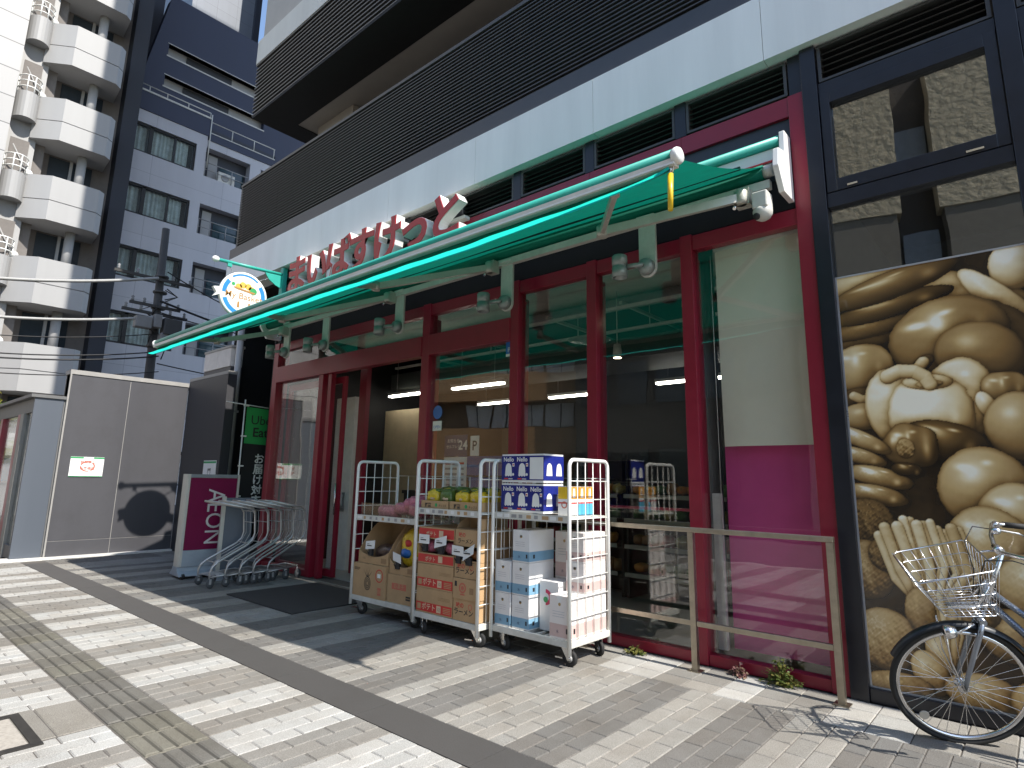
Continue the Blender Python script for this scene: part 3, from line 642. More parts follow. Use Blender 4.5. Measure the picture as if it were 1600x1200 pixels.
# ------------------------------------------------------------------ poster of vegetables on the right window
def poster():
    x0, x1, z0, z1 = -1.066, .062, .10, 3.02
    nx, nz = 230, 560
    X, Z = np.meshgrid(np.linspace(x0, x1, nx), np.linspace(z0, z1, nz))
    rnd = np.random.RandomState(3)
    def noise(sc, oct=4):
        out = np.zeros_like(X); a = 1
        for o in range(oct):
            for _ in range(5):
                kx, kz, ph = rnd.normal(0, sc), rnd.normal(0, sc), rnd.uniform(0, 6.28)
                out += a * np.sin(kx * X + kz * Z + ph) / 5
            sc *= 2.1; a *= .6
        return out
    Lm = np.full(X.shape, .045) + .02 * noise(9)
    tex = noise(45, 3); fine = noise(110, 3)
    def ell(cx, cz, rx, rz, ang, lum, spec=.5, rough=0., lobes=0, stem=None, p=2.0, lx=-.35, lz=.62):
        nonlocal Lm
        c, s = math.cos(R(ang)), math.sin(R(ang))
        u = ((X - cx) * c + (Z - cz) * s) / rx; v = (-(X - cx) * s + (Z - cz) * c) / rz
        d = (np.abs(u) ** p + np.abs(v) ** p) ** (1 / p)
        if lobes: d = d * (1 + .05 * np.cos(np.arctan2(v, u) * lobes))
        d = d * (1 + .02 * tex)
        inside = d < 1
        h = np.sqrt(np.clip(1 - d * d, 0, 1))
        nxl, nzl, ny = u * .9, v * .9, h + .12
        if lobes: nxl = nxl + .35 * np.sin(u * lobes * 1.6); 
        if rough: nxl = nxl + rough * fine; nzl = nzl + rough * np.roll(fine, 40, 0)
        wx, wz = nxl * c - nzl * s, nxl * s + nzl * c
        ln = np.sqrt(wx ** 2 + wz ** 2 + ny ** 2)
        dif = np.clip((wx * lx + wz * lz + ny * .70) / ln, 0, 1)
        hh = np.clip((wx * lx * .55 + wz * lz * .55 + ny * 1.0) / ln / 1.08, 0, 1)
        L = lum * (.22 + .95 * dif) + spec * hh ** 60 + spec * .25 * hh ** 12
        if spec >= .4: L = L + spec * .9 * np.exp(-((u + .38) ** 2 / .03 + (v - .45 + .15 * u) ** 2 / .008)) + spec * .7 * np.exp(-((u - .12) ** 2 / .012 + (v - .62) ** 2 / .004)) + spec * .35 * np.exp(-((u - .55) ** 2 / .01 + (v + .1) ** 2 / .09))
        L = L * (1 + .05 * tex + rough * .35 * fine)
        edge = np.clip((1 - d) / .10, 0, 1); L = L * (.45 + .55 * edge ** .6)
        # contact shade printed in the photograph
        halo = np.exp(-np.clip(d - 1, 0, 9) * 7); Lm = np.where(inside, L, Lm * (1 - .55 * halo))
    def stroke(pts, w, lum, taper=.0, spec=.12, rough=.05):
        nonlocal Lm
        best = np.full(X.shape, 9.); ox = np.zeros_like(X); oz = np.zeros_like(X); K = len(pts) - 1
        for k in range(K):
            (ax, az), (bx, bz) = pts[k], pts[k + 1]; dx, dz = bx - ax, bz - az
            t_ = np.clip(((X - ax) * dx + (Z - az) * dz) / (dx * dx + dz * dz), 0, 1)
            ww = w * (1 - taper * (k + t_) / K)
            px, pz = (X - ax - t_ * dx) / ww, (Z - az - t_ * dz) / ww; d = np.hypot(px, pz); m = d < best
            best = np.where(m, d, best); ox = np.where(m, px, ox); oz = np.where(m, pz, oz)
        best = best * (1 + .03 * tex); inside = best < 1; ny = np.sqrt(np.clip(1 - best ** 2, 0, 1)) + .12
        nx_, nz_ = ox * .9 + rough * fine, oz * .9; ln = np.sqrt(nx_ ** 2 + nz_ ** 2 + ny ** 2)
        dif = np.clip((nx_ * -.35 + nz_ * .62 + ny * .7) / ln, 0, 1); hh = np.clip((nx_ * -.19 + nz_ * .34 + ny) / ln / 1.08, 0, 1)
        L = (lum * (.22 + .95 * dif) + spec * hh ** 40) * (1 + .07 * tex) * (.5 + .5 * np.clip((1 - best) / .15, 0, 1) ** .6)
        Lm = np.where(inside, L, Lm * (1 - .5 * np.exp(-np.clip(best - 1, 0, 9) * 5)))
    # top: aubergines, white radish and onion
    ell(-.85, 2.95, .5, .12, 8, .50, .1); ell(-.30, 2.74, .42, .16, -25, .55, .15)
    ell(-.93, 2.505, .34, .075, 8, .15, .1, .12); ell(-.86, 2.605, .34, .075, 8, .20, .25, .05); ell(-.74, 2.74, .40, .085, 10, .13, .5); ell(-.72, 2.90, .44, .105, 14, .17, .45)
    ell(-.02, 2.9, .13, .17, 0, .80, .3); ell(-.10, 2.66, .34, .085, -52, .76, .25, .03); ell(.01, 2.4, .2, .08, -52, .70, .2)
    ell(-.28, 2.36, .36, .33, -12, .25, .45, lobes=2); ell(-.42, 2.47, .37, .265, 14, .32, .9, lobes=2); ell(-.26, 2.33, .25, .22, -20, .27, .35)
    ell(-.57, 2.30, .075, .045, 40, .12, .1, .3); stroke([(-.57, 2.31), (-.61, 2.26), (-.63, 2.21)], .036, .66)
    ell(-.97, 2.30, .235, .185, 0, .48, .5, lobes=3); ell(-1.0, 2.09, .12, .07, 10, .12, .1, .3); stroke([(-1.02, 2.10), (-.97, 2.07), (-.90, 2.07)], .034, .62)
    ell(-.95, 1.95, .2, .1, 5, .40, .3)
    # the big pale pepper in the middle: lobes round a bent stem
    ell(-.40, 2.02, .205, .30, -10, .80, .4); ell(-.745, 1.99, .205, .30, 10, .80, .35); ell(-.565, 1.93, .25, .29, 0, .88, .5, p=2.2)
    ell(-.56, 2.165, .15, .055, -4, .70, .1, .08); ell(-.55, 2.15, .08, .025, 0, .42, .05, .3)
    stroke([(-.545, 2.145), (-.57, 2.20), (-.63, 2.245), (-.72, 2.255), (-.79, 2.225)], .043, .66, -.25)
    ell(-.15, 2.08, .13, .12, 0, .28, .5, lobes=4); ell(-.25, 1.98, .05, .1, 20, .75, .2)
    ell(-.10, 1.84, .18, .22, 0, .40, .35)
    ell(-.50, 1.75, .26, .14, -16, .10, .8); ell(-.70, 1.72, .17, .165, 0, .22, .6, lobes=5); ell(-.73, 1.71, .055, .07, 0, .34, .1, .9)
    ell(-.32, 1.44, .25, .27, 0, .42, .55); ell(-.17, 1.24, .21, .24, 0, .50, .5); ell(.03, 1.1, .1, .3, 0, .4, .3)
    ell(-1.0, 1.78, .21, .06, -28, .46, .7, .05); ell(-1.02, 1.66, .18, .055, -20, .38, .5, .1); ell(-.91, 1.51, .21, .072, -14, .34, .8, .08); ell(-.94, 1.385, .20, .07, -12, .30, .7, .08)
    ell(-.73, 1.56, .10, .05, -10, .05, .4)
    # lower half: leaves, roots, potatoes
    ell(-1.0, 1.17, .17, .19, 0, .16, .15, 1.0); ell(-1.03, .87, .17, .2, 0, .34, .15, .55); ell(-.90, .98, .12, .12, 0, .18, .1, .9)
    ell(-.33, 1.08, .23, .25, 0, .44, .4, .08); ell(-.12, .85, .2, .2, 0, .46, .3, .12)
    ell(-.27, .55, .17, .16, 0, .33, .2, .2); ell(-.46, .66, .16, .12, 20, .24, .1, .4); ell(-.06, .47, .14, .18, 0, .35, .2, .2)
    rr_ = np.random.RandomState(8)
    for k in range(13):
        u = k / 12; xt = -.94 + .46 * ((k * 5) % 13) / 12; zt = 1.24 - .25 * abs(xt + .74) - rr_.uniform(0, .10); bow = rr_.uniform(-.02, .02)
        stroke([(xt, zt), (xt + .06 + bow, zt - .28), (-.66 + (xt + .70) * .55, .74), (-.63 + (xt + .70) * .35 + bow, .50), (-.63 + (xt + .7) * .2, .33)], rr_.uniform(.024, .038), rr_.uniform(.5, .85), .45, .1, .15)
    ell(-.66, .36, .07, .16, 10, .60, .2, .15); ell(-.74, .62, .09, .16, 0, .34, .1, .3)
    ell(-.96, .42, .2, .2, 0, .42, .2, .45); ell(-.72, .25, .1, .14, 20, .5, .2, .2); ell(-.45, .18, .2, .12, 0, .40, .3, .2); ell(-.9, .14, .2, .08, 0, .3, .2, .3); ell(-.12, .18, .2, .14, 0, .42, .3, .2)
    Lm = np.clip(np.clip(Lm, 0, 2) ** .76 * 1.17, 0, 1.1)
    # sepia ramp (display values) -> linear
    ks = np.array([0, .12, .35, .6, .85, 1.1]); rr = np.array([18, 64, 142, 202, 234, 252]); gg = np.array([14, 47, 108, 170, 214, 244]); bb = np.array([11, 26, 62, 116, 170, 224])
    def lin(a): a = a / 255; return np.where(a <= .04045, a / 12.92, ((a + .055) / 1.055) ** 2.4)
    C = np.stack([lin(np.interp(Lm, ks, q)) for q in (rr, gg, bb)] + [np.ones_like(Lm)], -1) * 1.12
    vs = np.stack([X - (x0 + x1) / 2, np.zeros_like(X), Z - z0], -1).reshape(-1, 3)
    idx = np.arange(nx * nz).reshape(nz, nx)
    q = np.stack([idx[:-1, :-1], idx[:-1, 1:], idx[1:, 1:], idx[1:, :-1]], -1).reshape(-1, 4)
    me = bpy.data.meshes.new('poster_print'); me.from_pydata(vs.tolist(), [], q.tolist())
    a = me.color_attributes.new('Col', 'FLOAT_COLOR', 'POINT'); a.data.foreach_set('color', C.astype(np.float32).ravel())
    me.materials.append(attr_mat('sepia printed film', .22, .5, coat=.35)); me.update()
    t = thing('window_poster', 'tall sepia photograph of vegetables filling the dark framed window', 'poster', ((x0 + x1) / 2, 5.02, z0))
    o = bpy.data.objects.new('print', me); COL.objects.link(o); o.parent = t
    g = MB(); e = .012
    for s_ in ((x0 - e, x0, z0 - e, z1 + e), (x1, x1 + e, z0 - e, z1 + e), (x0, x1, z0 - e, z0), (x0, x1, z1, z1 + e)): g.box(s_[0], s_[1], 5.012, 5.026, s_[2], s_[3], mat('pale poster frame', (.55, .56, .58), .3, .5))
    g.build('border', t)
poster()

# ------------------------------------------------------------------ window blind, stickers
BL_ = mat('beige roller blind', (.76, .71, .59), .8, noise=3, amt=.05, bump=.08, bscale=300)
t = thing('roller_blind', 'plain beige roller blind pulled down behind the right hand shop window', 'blind', (-1.7, 5.16, 1.75))
g = MB(); n = 24; vs = []
for i in range(n + 1):
    for j in range(9):
        u = j / 8; z = 1.76 + (3.56 - 1.76) * (1 - i / n); vs.append((-2.08 + .77 * u, 5.165 + .006 * math.sin(u * 6 + z * 2) * (i / n) + .018 * (abs(u - .5) * 2) ** 3 * (i / n) ** 2, z))
g.add(vs, [(i * 9 + j, i * 9 + j + 1, (i + 1) * 9 + j + 1, (i + 1) * 9 + j) for i in range(n) for j in range(8)], BL_, True); g.build('blind_cloth', t)
g = MB(); g.tube([(-2.09, 5.17, 3.56), (-1.3, 5.17, 3.56)], .03, WHITE2, 12); g.build('blind_tube', t)
g = MB(); g.tube([(-2.12, 5.15, 3.5), (-2.12, 5.15, .95)], .003, WHITE2, 5); g.build('pull_cord', t)
BLU = mat('sticker blue', (.03, .16, .5), .35)
g = MB(); g.box(-4.53, -4.44, 5.044, 5.048, 2.83, 3.0, BLU); g.text('P', (-4.485, 5.0435, 2.88), (1, 0, 0), (0, 0, 1), .08, WHITE); g.box(-4.53, -4.44, 5.043, 5.0435, 2.83, 2.86, WHITE); solo(g, 'window_sticker', 'small blue square sticker at the top corner of the pane beside the entrance', 'sticker')
g = MB()
g.lathe([(.001, 0), (.085, 0)], (-5.66, 5.044, 2.26), 'y', BLU, 20); g.box(-5.74, -5.58, 5.043, 5.047, 2.03, 2.15, WHITE); g.text('OPEN', (-5.66, 5.0425, 2.06), (1, 0, 0), (0, 0, 1), .05, BLU)
solo(g, 'window_sticker', 'round blue sticker over a white label beside the entrance', 'sticker')
t = thing('notice_board', 'dark blue notice with white lettering standing inside the entrance pane', 'notice', (-5.4, 5.2, 1.0))
g = MB(); g.box(-5.68, -5.28, 5.2, 5.21, 1.72, 1.98, mat('notice blue', (.02, .04, .12), .4)); g.box(-5.68, -5.28, 5.2, 5.21, 1.30, 1.71, PAPER); g.box(-5.22, -5.08, 5.2, 5.21, 1.72, 1.96, PAPER)
g.text('お知らせ', (-5.52, 5.199, 1.89), (1, 0, 0), (0, 0, 1), .055, PAPER); g.text('セルフレジ', (-5.52, 5.199, 1.82), (1, 0, 0), (0, 0, 1), .05, PAPER); g.text('24', (-5.35, 5.199, 1.80), (1, 0, 0), (0, 0, 1), .16, PAPER, bold=.02); g.text('P', (-5.15, 5.199, 1.79), (1, 0, 0), (0, 0, 1), .16, INK, bold=.02)
for k in range(5): g.box(-5.65, -5.32, 5.197, 5.199, 1.36 + k * .065, 1.385 + k * .065, REDINK if k == 4 else GREY)
g.build('panel', t)
g = MB(); g.box(-5.5, -5.46, 5.22, 5.24, 0.009, 1.9, GREY); g.box(-5.62, -5.34, 5.13, 5.33, 0.009, .03, GREY); g.build('stand', t)
# sanitiser bottle hanging at the doorway
t = thing('sanitiser_bottle', 'translucent white pump bottle held on the door post', 'bottle', (-8.4, 5.6, .95))
g = MB(); g.lathe([(.001, 0), (.05, .005), (.052, .18), (.03, .22), (.016, .24), (.016, .27)], (-8.62, 5.65, .98), 'z', mat('frosted bottle', (.86, .88, .88), .3), 16); g.build('bottle_body', t)
g = MB(); g.tube([(-8.62, 5.65, 1.25), (-8.62, 5.65, 1.31), (-8.60, 5.58, 1.31)], .008, WHITE, 8); g.build('pump', t)
g = MB(); g.box(-8.69, -8.55, 5.60, 5.70, .95, .975, GREY); g.box(-8.66, -8.58, 5.7, 5.72, .9, 1.2, GREY); g.build('holder', t)
# ------------------------------------------------------------------ roll cages
def cage(label, x0, x1, y0, y1, zs, top=1.62):
    t = thing('roll_cage', label, 'roll cage', ((x0 + x1) / 2, (y0 + y1) / 2, 0), 'white roll cages in a row before the entrance')
    g = MB(); zd = .20
    for a in ((x0, x1, y0, y0 + .04), (x0, x1, y1 - .04, y1), (x0, x0 + .04, y0 + .04, y1 - .04), (x1 - .04, x1, y0 + .04, y1 - .04)): g.box(*a, zd - .05, zd, WHITE2)
    for k in range(1, 9):
        x = x0 + k * (x1 - x0) / 9; g.box(x - .012, x + .012, y0 + .04, y1 - .04, zd - .02, zd - .004, WHITE2)
    g.box(x0 + .04, x1 - .04, y0 + .04, y1 - .04, zd - .045, zd - .022, mat('cage deck', (.4, .39, .36), .6)); g.build('deck', t, bevel=.003)
    for x in (x0 + .012, x1 - .012):
        g = MB(); r = .06
        pts = [(x, y0, .10), (x, y0, top - r)] + [(x, y0 + r - r * math.cos(a), top - r + r * math.sin(a)) for a in (.4, .8, 1.2)] + [(x, y0 + r, top), (x, y1 - r, top)] + [(x, y1 - r + r * math.sin(a), top - r + r * math.cos(a)) for a in (.4, .8, 1.2)] + [(x, y1, top - r), (x, y1, .10)]
        g.tube(pts, .0165, WHITE, 10)
        for k in range(1, 5): y = y0 + k * (y1 - y0) / 5; g.tube([(x, y, zd), (x, y, top)], .0045, WHITE, 6)
        z = zd + .16
        while z < top - .1: g.tube([(x, y0, z), (x, y1, z)], .0045, WHITE, 6); z += .155
        g.build('side_frame', t)
    g = MB(); zt = 1.47
    g.tube([(x0 + .03, y1, zd), (x0 + .03, y1, zt), (x1 - .03, y1, zt), (x1 - .03, y1, zd)], .008, WHITE, 6)
    for k in range(1, 5): x = x0 + k * (x1 - x0) / 5; g.tube([(x, y1, zd), (x, y1, zt)], .005, WHITE, 6)
    for z in (.5, .8, 1.08): g.tube([(x0, y1, z), (x1, y1, z)], .0045, WHITE, 6)
    g.build('back_frame', t)
    g = MB(); g.box(x0 + .03, x1 - .03, y0 + .02, y1 - .02, zs - .012, zs, mat('shelf board', (.6, .58, .52), .5, amt=.15)); g.box(x0 + .03, x1 - .03, y0, y0 + .02, zs - .045, zs + .012, WHITE2)
    for k in range(9):
        x = x0 + .06 + k * (x1 - x0 - .1) / 9; w = random.uniform(.03, .075); g.box(x, x + w, y0 - .001, y0, zs - .03, zs + .0, random.choice([PAPER, GREY, KRAFT]))
    g.build('shelf', t)
    for x in (x0 + .09, x1 - .09):
        for y in (y0 + .07, y1 - .07):
            a = random.uniform(-.5, .5); ca, sa = math.cos(a), math.sin(a)
            c = MB(); M = Matrix.Translation((x, y, 0)) @ Matrix.Rotation(a, 4, 'Z')
            for sy in (-.022, .018): c.prism([(-.045, .148), (.045, .148), (.05, .05), (.02, .045)], 'y', sy, sy + .004, CHROME)
            c.box(-.05, .05, -.03, .03, .146, .152, CHROME); c.tube([(.035, -.026, .062), (.035, .026, .062)], .008, CHROME, 8); c.box(-.10, -.03, -.018, .018, .05, .06, CHROME); c.xf(M)
            cs = c.build('caster', t)
            w = MB(); w.lathe([(.03, -.016), (.055, -.016), (.062, -.010), (.062, .010), (.055, .016), (.03, .016)], (.035, 0, .062), 'y', RUBBER, 20); w.lathe([(.03, -.017), (.001, -.018)], (.035, 0, .062), 'y', GREY, 14); w.xf(M); w.build('wheel', cs)
    return t
cage('white roll cage with the lowest shelf, nearest the doorway, holding kraft cartons', -5.86, -4.80, 4.06, 4.62, 1.03)
cage('white roll cage in the middle, holding red striped cartons and bags', -4.745, -3.86, 4.0, 4.56, 1.15)
cage('white roll cage nearest the handrail, sunlit, holding white boxes and blue packs', -3.83, -2.96, 4.12, 4.70, 1.15)

# ------------------------------------------------------------------ cartons
BEVC = .004
def carton(x0, x1, y0, y1, z0, z1, label, deco=None, m=KRAFT, group=None, cat='carton', name='carton', tape=True):
    g = MB(); g.box(x0, x1, y0, y1, z0, z1, m)
    if tape and m is KRAFT: g.box((x0 + x1) / 2 - .02, (x0 + x1) / 2 + .02, y0 + .004, y1, z1, z1 + .0008, mat('packing tape', (.5, .38, .22), .3))
    if deco: deco(g, x0, x1, y0 - .0012, z0, z1)
    return solo(g, name, label, cat, group, bevel=0)
UX, UZ = (1, 0, 0), (0, 0, 1)
def rect(g, a, b, y, c, d, m): g.quad((a, y, c), (b, y, c), (b, y, d), (a, y, d), m)
def ring(g, cx, y, cz, r0, r1, m, n=28, sx=1.0):
    vs = []
    for k in range(n):
        a = 2 * math.pi * k / n
        for r in (r0, r1): vs.append((cx + r * sx * math.cos(a), y, cz + r * math.sin(a)))
    g.add(vs, [(2 * k, 2 * k + 1, (2 * k + 3) % (2 * n), (2 * k + 2) % (2 * n)) for k in range(n)], m)
def deco_fruit(g, x0, x1, y, z0, z1):
    cx, cz = x0 + (x1 - x0) * .47, z0 + (z1 - z0) * .42
    for r in (.03, .05, .07): ring(g, cx, y, cz, r - .009, r, INK, sx=.8)
    for a in (-.6, -.2, .2, .6): g.add([(cx + a * .03 - .006, y, cz + .07), (cx + a * .03 + .006, y, cz + .07), (cx + a * .13, y, cz + .16 - abs(a) * .04)], [(0, 1, 2)], INK)
    ring(g, x1 - .10, y, z1 - .10, .055, .066, REDINK); rect(g, x1 - .13, x1 - .075, y - .0006, z1 - .12, z1 - .08, PAPER)
    rect(g, x1 - .12, x1 - .06, y, z0 + .04, z0 + .115, PALERED); g.text('国産', (x1 - .09, y - .0005, z0 + .06), UX, UZ, .045, KRAFT)
    rect(g, x0 + .02, x0 + .12, y, z1 - .05, z1 - .045, INK); rect(g, x0 + .02, x0 + .12, y, z1 - .06, z1 - .055, INK); rect(g, x0 + .02, x0 + .10, y, z1 - .07, z1 - .065, INK)
def deco_plain(g, x0, x1, y, z0, z1):
    w = x1 - x0; rect(g, x0 + w * .18, x0 + w * .72, y, z0 + (z1 - z0) * .48, z0 + (z1 - z0) * .70, PALERED); g.text('お菓子', (x0 + w * .45, y - .0005, z0 + (z1 - z0) * .53), UX, UZ, .055, KRAFT); rect(g, x1 - .12, x1 - .05, y, z0 + .045, z0 + .085, INK); rect(g, x1 - .115, x1 - .055, y - .0005, z0 + .062, z0 + .068, KRAFT)
def open_display(x0, x1, y0, y1, z0, z1, zf, label, inside, deco=None, name='display_carton'):
    """open carton: back and sides stand full height, the front is cut down in a curve"""
    g = MB(); t_ = .006
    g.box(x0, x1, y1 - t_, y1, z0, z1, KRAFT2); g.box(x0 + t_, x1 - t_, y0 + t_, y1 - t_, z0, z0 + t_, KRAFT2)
    n = 8; pr = [(y0, z0), (y1 - t_, z0), (y1 - t_, z1)] + [(y1 - t_ - (y1 - t_ - y0) * (k / n), z1 - .02 - (z1 - zf - .02) * max(0, (k / n - .35) / .65) ** 1.6) for k in range(1, n + 1)]
    g.prism(pr, 'x', x0, x0 + t_, KRAFT); g.prism(pr, 'x', x1 - t_, x1, KRAFT)
    w = x1 - x0; cut = [(x0 + t_, z0), (x1 - t_, z0), (x1 - t_, zf + .01)] + [(x1 - t_ - (w - 2 * t_) * k / 10, zf - .05 * math.sin(math.pi * k / 10)) for k in range(1, 10)] + [(x0 + t_, zf + .01)]
    g.prism(cut, 'y', y0, y0 + t_, KRAFT)
    if deco: deco(g, x0, x1, y0 - .0012, z0, z1)
    return solo(g, name, label, 'carton', 'cartons on the cage by the doorway')
def lab(g, x0, x1, y, z0, z1): rect(g, x1 - .12, x1 - .03, y, z0 + .02, z0 + .07, mat('brown print', (.3, .18, .09), .7)); g.text('1/15', (x0 + .10, y - .0004, z0 + .04), UX, UZ, .03, INK)
G1 = 'cartons on the cage by the doorway'
carton(-5.83, -5.27, 4.065, 4.55, .202, .535, 'kraft carton printed with a black pineapple drawing, beside the doorway', deco_fruit, group=G1)
carton(-5.255, -4.83, 4.085, 4.55, .202, .475, 'plain kraft carton with a small red print beside the pineapple carton', deco_plain, group=G1)
open_display(-5.80, -5.28, 4.10, 4.55, .537, .985, .66, 'open kraft carton with a cut-down front, stacked on the pineapple carton', None, lab)
open_display(-5.25, -4.84, 4.10, 4.55, .477, .97, .60, 'open kraft carton holding a yellow snack bag, beside the doorway cage post', None, lab)
def bag(c, r, m, label, seed, print_=None, group=None, sq=.75):
    g = MB(); g.blob(c, r, m, seed, .07, 9, sq)
    if print_:
        g.blob((c[0], c[1] - r[1] * .25, c[2] + r[2] * .12), (r[0] * .6, r[1] * .82, r[2] * .4), print_[0], seed + 1, .1, 7)
        if len(print_) > 1: g.blob((c[0] - r[0] * .3, c[1] - r[1] * .28, c[2] - r[2] * .3), (r[0] * .42, r[1] * .8, r[2] * .25), print_[1], seed + 2, .1, 7)
    return solo(g, 'snack_bag', label, 'snack bag', group)
FOILY = mat('yellow snack foil', (.72, .50, .03), .28, amt=.2, noise=22, bump=.35, bscale=45)
FOILP = mat('pink candy foil', (.62, .17, .26), .3, amt=.45, noise=45, bump=.4, bscale=60)
FOILG = mat('green snack foil', (.10, .16, .03), .3, amt=.4, noise=25, bump=.4, bscale=50)
FOILB = mat('dark brown snack foil', (.10, .06, .05), .3, amt=.5, noise=25, bump=.4, bscale=50)
g = MB(); g.blob((-5.06, 4.28, .72), (.155, .10, .20), FOILY, 3, .08, 10, .7); g.blob((-5.07, 4.22, .78), (.07, .055, .045), REDINK, 4, .1, 7); g.blob((-5.10, 4.20, .68), (.09, .05, .05), BLU, 5, .1, 7)
solo(g, 'snack_bag', 'big yellow snack bag with blue and red print inside the open carton', 'snack bag')
bag((-5.52, 4.34, .63), (.20, .13, .10), FOILB, 'dark foil snack bag lying inside the left open carton', 9)
def tag_card(x, y, z, label, rx=0.25, two=False, w=.13):
    t = thing('price_tag', label, 'price tag', (x, y, z - .06), 'price tags clipped on the cartons')
    g = MB(); a = rx
    pts = [Vector((-w / 2, 0, 0)), Vector((w / 2, 0, 0)), Vector((w / 2, .03 * a, .085)), Vector((-w / 2, .03 * a, .085))]
    vs = [(p.x + x, p.y + y - .02, p.z + z + p.x * a) for p in pts] + [(p.x + x, p.y + y - .017, p.z + z + p.x * a) for p in pts]
    g.add(vs, [(0, 1, 2, 3), (7, 6, 5, 4), (0, 4, 5, 1), (2, 6, 7, 3), (1, 5, 6, 2), (0, 3, 7, 4)], PAPER)
    g.box(x - .05, x + .03, y - .0215, y - .0205, z + .03, z + .04, INK); g.box(x - .05, x - .01, y - .0215, y - .0205, z + .05, z + .056, GREY)
    g.build('card', t)
    g = MB(); g.box(x - .03, x + .03, y - .016, y + .012, z - .07, z + .0, INK); g.tube([(x - .02, y - .018, z - .05), (x - .02, y - .04, z - .02)], .005, INK, 6); g.build('clip', t)
tag_card(-5.58, 4.10, .69, 'white price tag on a black clip on the left open carton by the doorway', .12, w=.16)
tag_card(-5.11, 4.10, .60, 'white price tag on a black clip in front of the yellow snack bag', -.2)
# clear tray with pink sweets on the first cage's shelf
t = thing('plastic_tray', 'clear plastic tray of pink wrapped sweets on the shelf of the cage by the doorway', 'tray', (-5.3, 4.3, 1.03))
CLEAR = glass_mat('clear plastic', (.92, .93, .93), 1.35, base=.02, rough=.1)
g = MB()
for a in ((-5.80, -4.86, 4.09, 4.094), (-5.80, -4.86, 4.55, 4.554), (-5.80, -5.796, 4.094, 4.55), (-4.864, -4.86, 4.094, 4.55)): g.box(*a, 1.035, 1.17, CLEAR)
g.box(-5.8, -4.86, 4.09, 4.55, 1.032, 1.037, CLEAR); g.build('tray_wall', t)
k = 0
for (x, y, z) in [(-5.15, 4.3, 1.17), (-5.0, 4.25, 1.20), (-4.95, 4.4, 1.16), (-5.3, 4.3, 1.12), (-5.12, 4.42, 1.19), (-4.95, 4.2, 1.12), (-5.5, 4.3, 1.08), (-5.66, 4.35, 1.08)]:
    k += 1; bag((x, y, z), (.12, .085, .065), FOILP, 'crinkled pink sweet bag heaped in the clear tray', 30 + k, None, 'pink bags in the clear tray')

# ------------------------------------------------------------------ red striped cartons, second cage
G2 = 'cartons on the middle cage'
def deco_red(g, x0, x1, y, z0, z1):
    h = z1 - z0; rect(g, x0 + .004, x1 - .004, y, z0 + h * .06, z0 + h * .42, REDINK); w = x1 - x0
    g.text('ポテト', (x0 + w * .36, y - .0006, z0 + h * .15), UX, UZ, .065, mat('pale print', (.62, .45, .3), .6), bold=.02)
    rect(g, x0 + w * .58, x0 + w * .70, y - .0006, z0 + h * .10, z0 + h * .38, mat('pale print', (.62, .45, .3), .6)); g.text('12', (x0 + w * .64, y - .0012, z0 + h * .18), UX, UZ, .035, INK)
    for k in range(4): rect(g, x0 + w * .76, x0 + w * .96, y - .0006, z0 + h * (.12 + .065 * k), z0 + h * (.15 + .065 * k), KRAFT)
    rect(g, x0 + .02, x0 + .07, y - .0006, z0 + h * .12, z0 + h * .36, KRAFT)
    for k in range(3): rect(g, x0 + w * .62, x0 + w * .94, y, z0 + h * (.60 + .05 * k), z0 + h * (.615 + .05 * k), mat('brown print', (.3, .18, .09), .7))
names = ['bottom of the stack in the middle cage', 'second from the bottom of the stack in the middle cage']
for k in range(2): carton(-4.70, -4.20, 4.01, 4.5, .203 + k * .222, .203 + k * .222 + .219, 'red banded kraft carton, ' + names[k], deco_red, group=G2)
def open_front(x0, x1, y0, y1, z0, z1, za, zb, label, deco):
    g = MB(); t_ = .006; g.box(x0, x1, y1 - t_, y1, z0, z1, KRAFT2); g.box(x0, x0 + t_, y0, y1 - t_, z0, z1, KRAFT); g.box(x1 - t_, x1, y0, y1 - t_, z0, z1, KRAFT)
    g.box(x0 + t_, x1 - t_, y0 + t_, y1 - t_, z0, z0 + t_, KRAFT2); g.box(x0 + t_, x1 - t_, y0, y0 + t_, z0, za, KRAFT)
    if zb < z1: g.box(x0 + t_, x1 - t_, y0, y0 + t_, zb, z1, KRAFT); g.box(x0 + t_, x1 - t_, y0 + t_, y1 - t_, z1 - t_, z1, KRAFT)
    if deco: deco(g, x0, x1, y0 - .0012, z0, z1)
    return solo(g, 'display_carton', label, 'carton', G2)
def deco_red2(g, x0, x1, y, z0, z1):
    rect(g, x0 + .004, x1 - .004, y, z0 + .012, z0 + .085, REDINK); rect(g, x0 + .004, x1 - .004, y, z1 - .095, z1 - .012, REDINK)
    w = x1 - x0
    for zz in (z0 + .025, z1 - .08): g.text('ポテト', (x0 + w * .36, y - .0006, zz), UX, UZ, .05, MATS['pale print'], bold=.02); rect(g, x0 + w * .58, x0 + w * .70, y - .0006, zz - .005, zz + .055, MATS['pale print'])
open_front(-4.70, -4.20, 4.01, 4.5, .648, .985, .745, .878, 'red banded kraft carton with an open slot showing pink bags, top of its stack', deco_red2)
for k in range(3): bag((-4.61 + k * .155, 4.12, .80), (.085, .08, .062), FOILP if k != 1 else FOILB, ('pink foil bag' if k == 0 else 'dark foil bag' if k == 1 else 'pale pink foil bag at the right') + ' in the slot of the red banded carton', 60 + k)
tag_card(-4.60, 4.01, .83, 'white price tag at the left of the slot in the red banded carton', .0, w=.15); tag_card(-4.36, 4.0, .82, 'white price tag in the middle of the slot in the red banded carton', .25, w=.16)
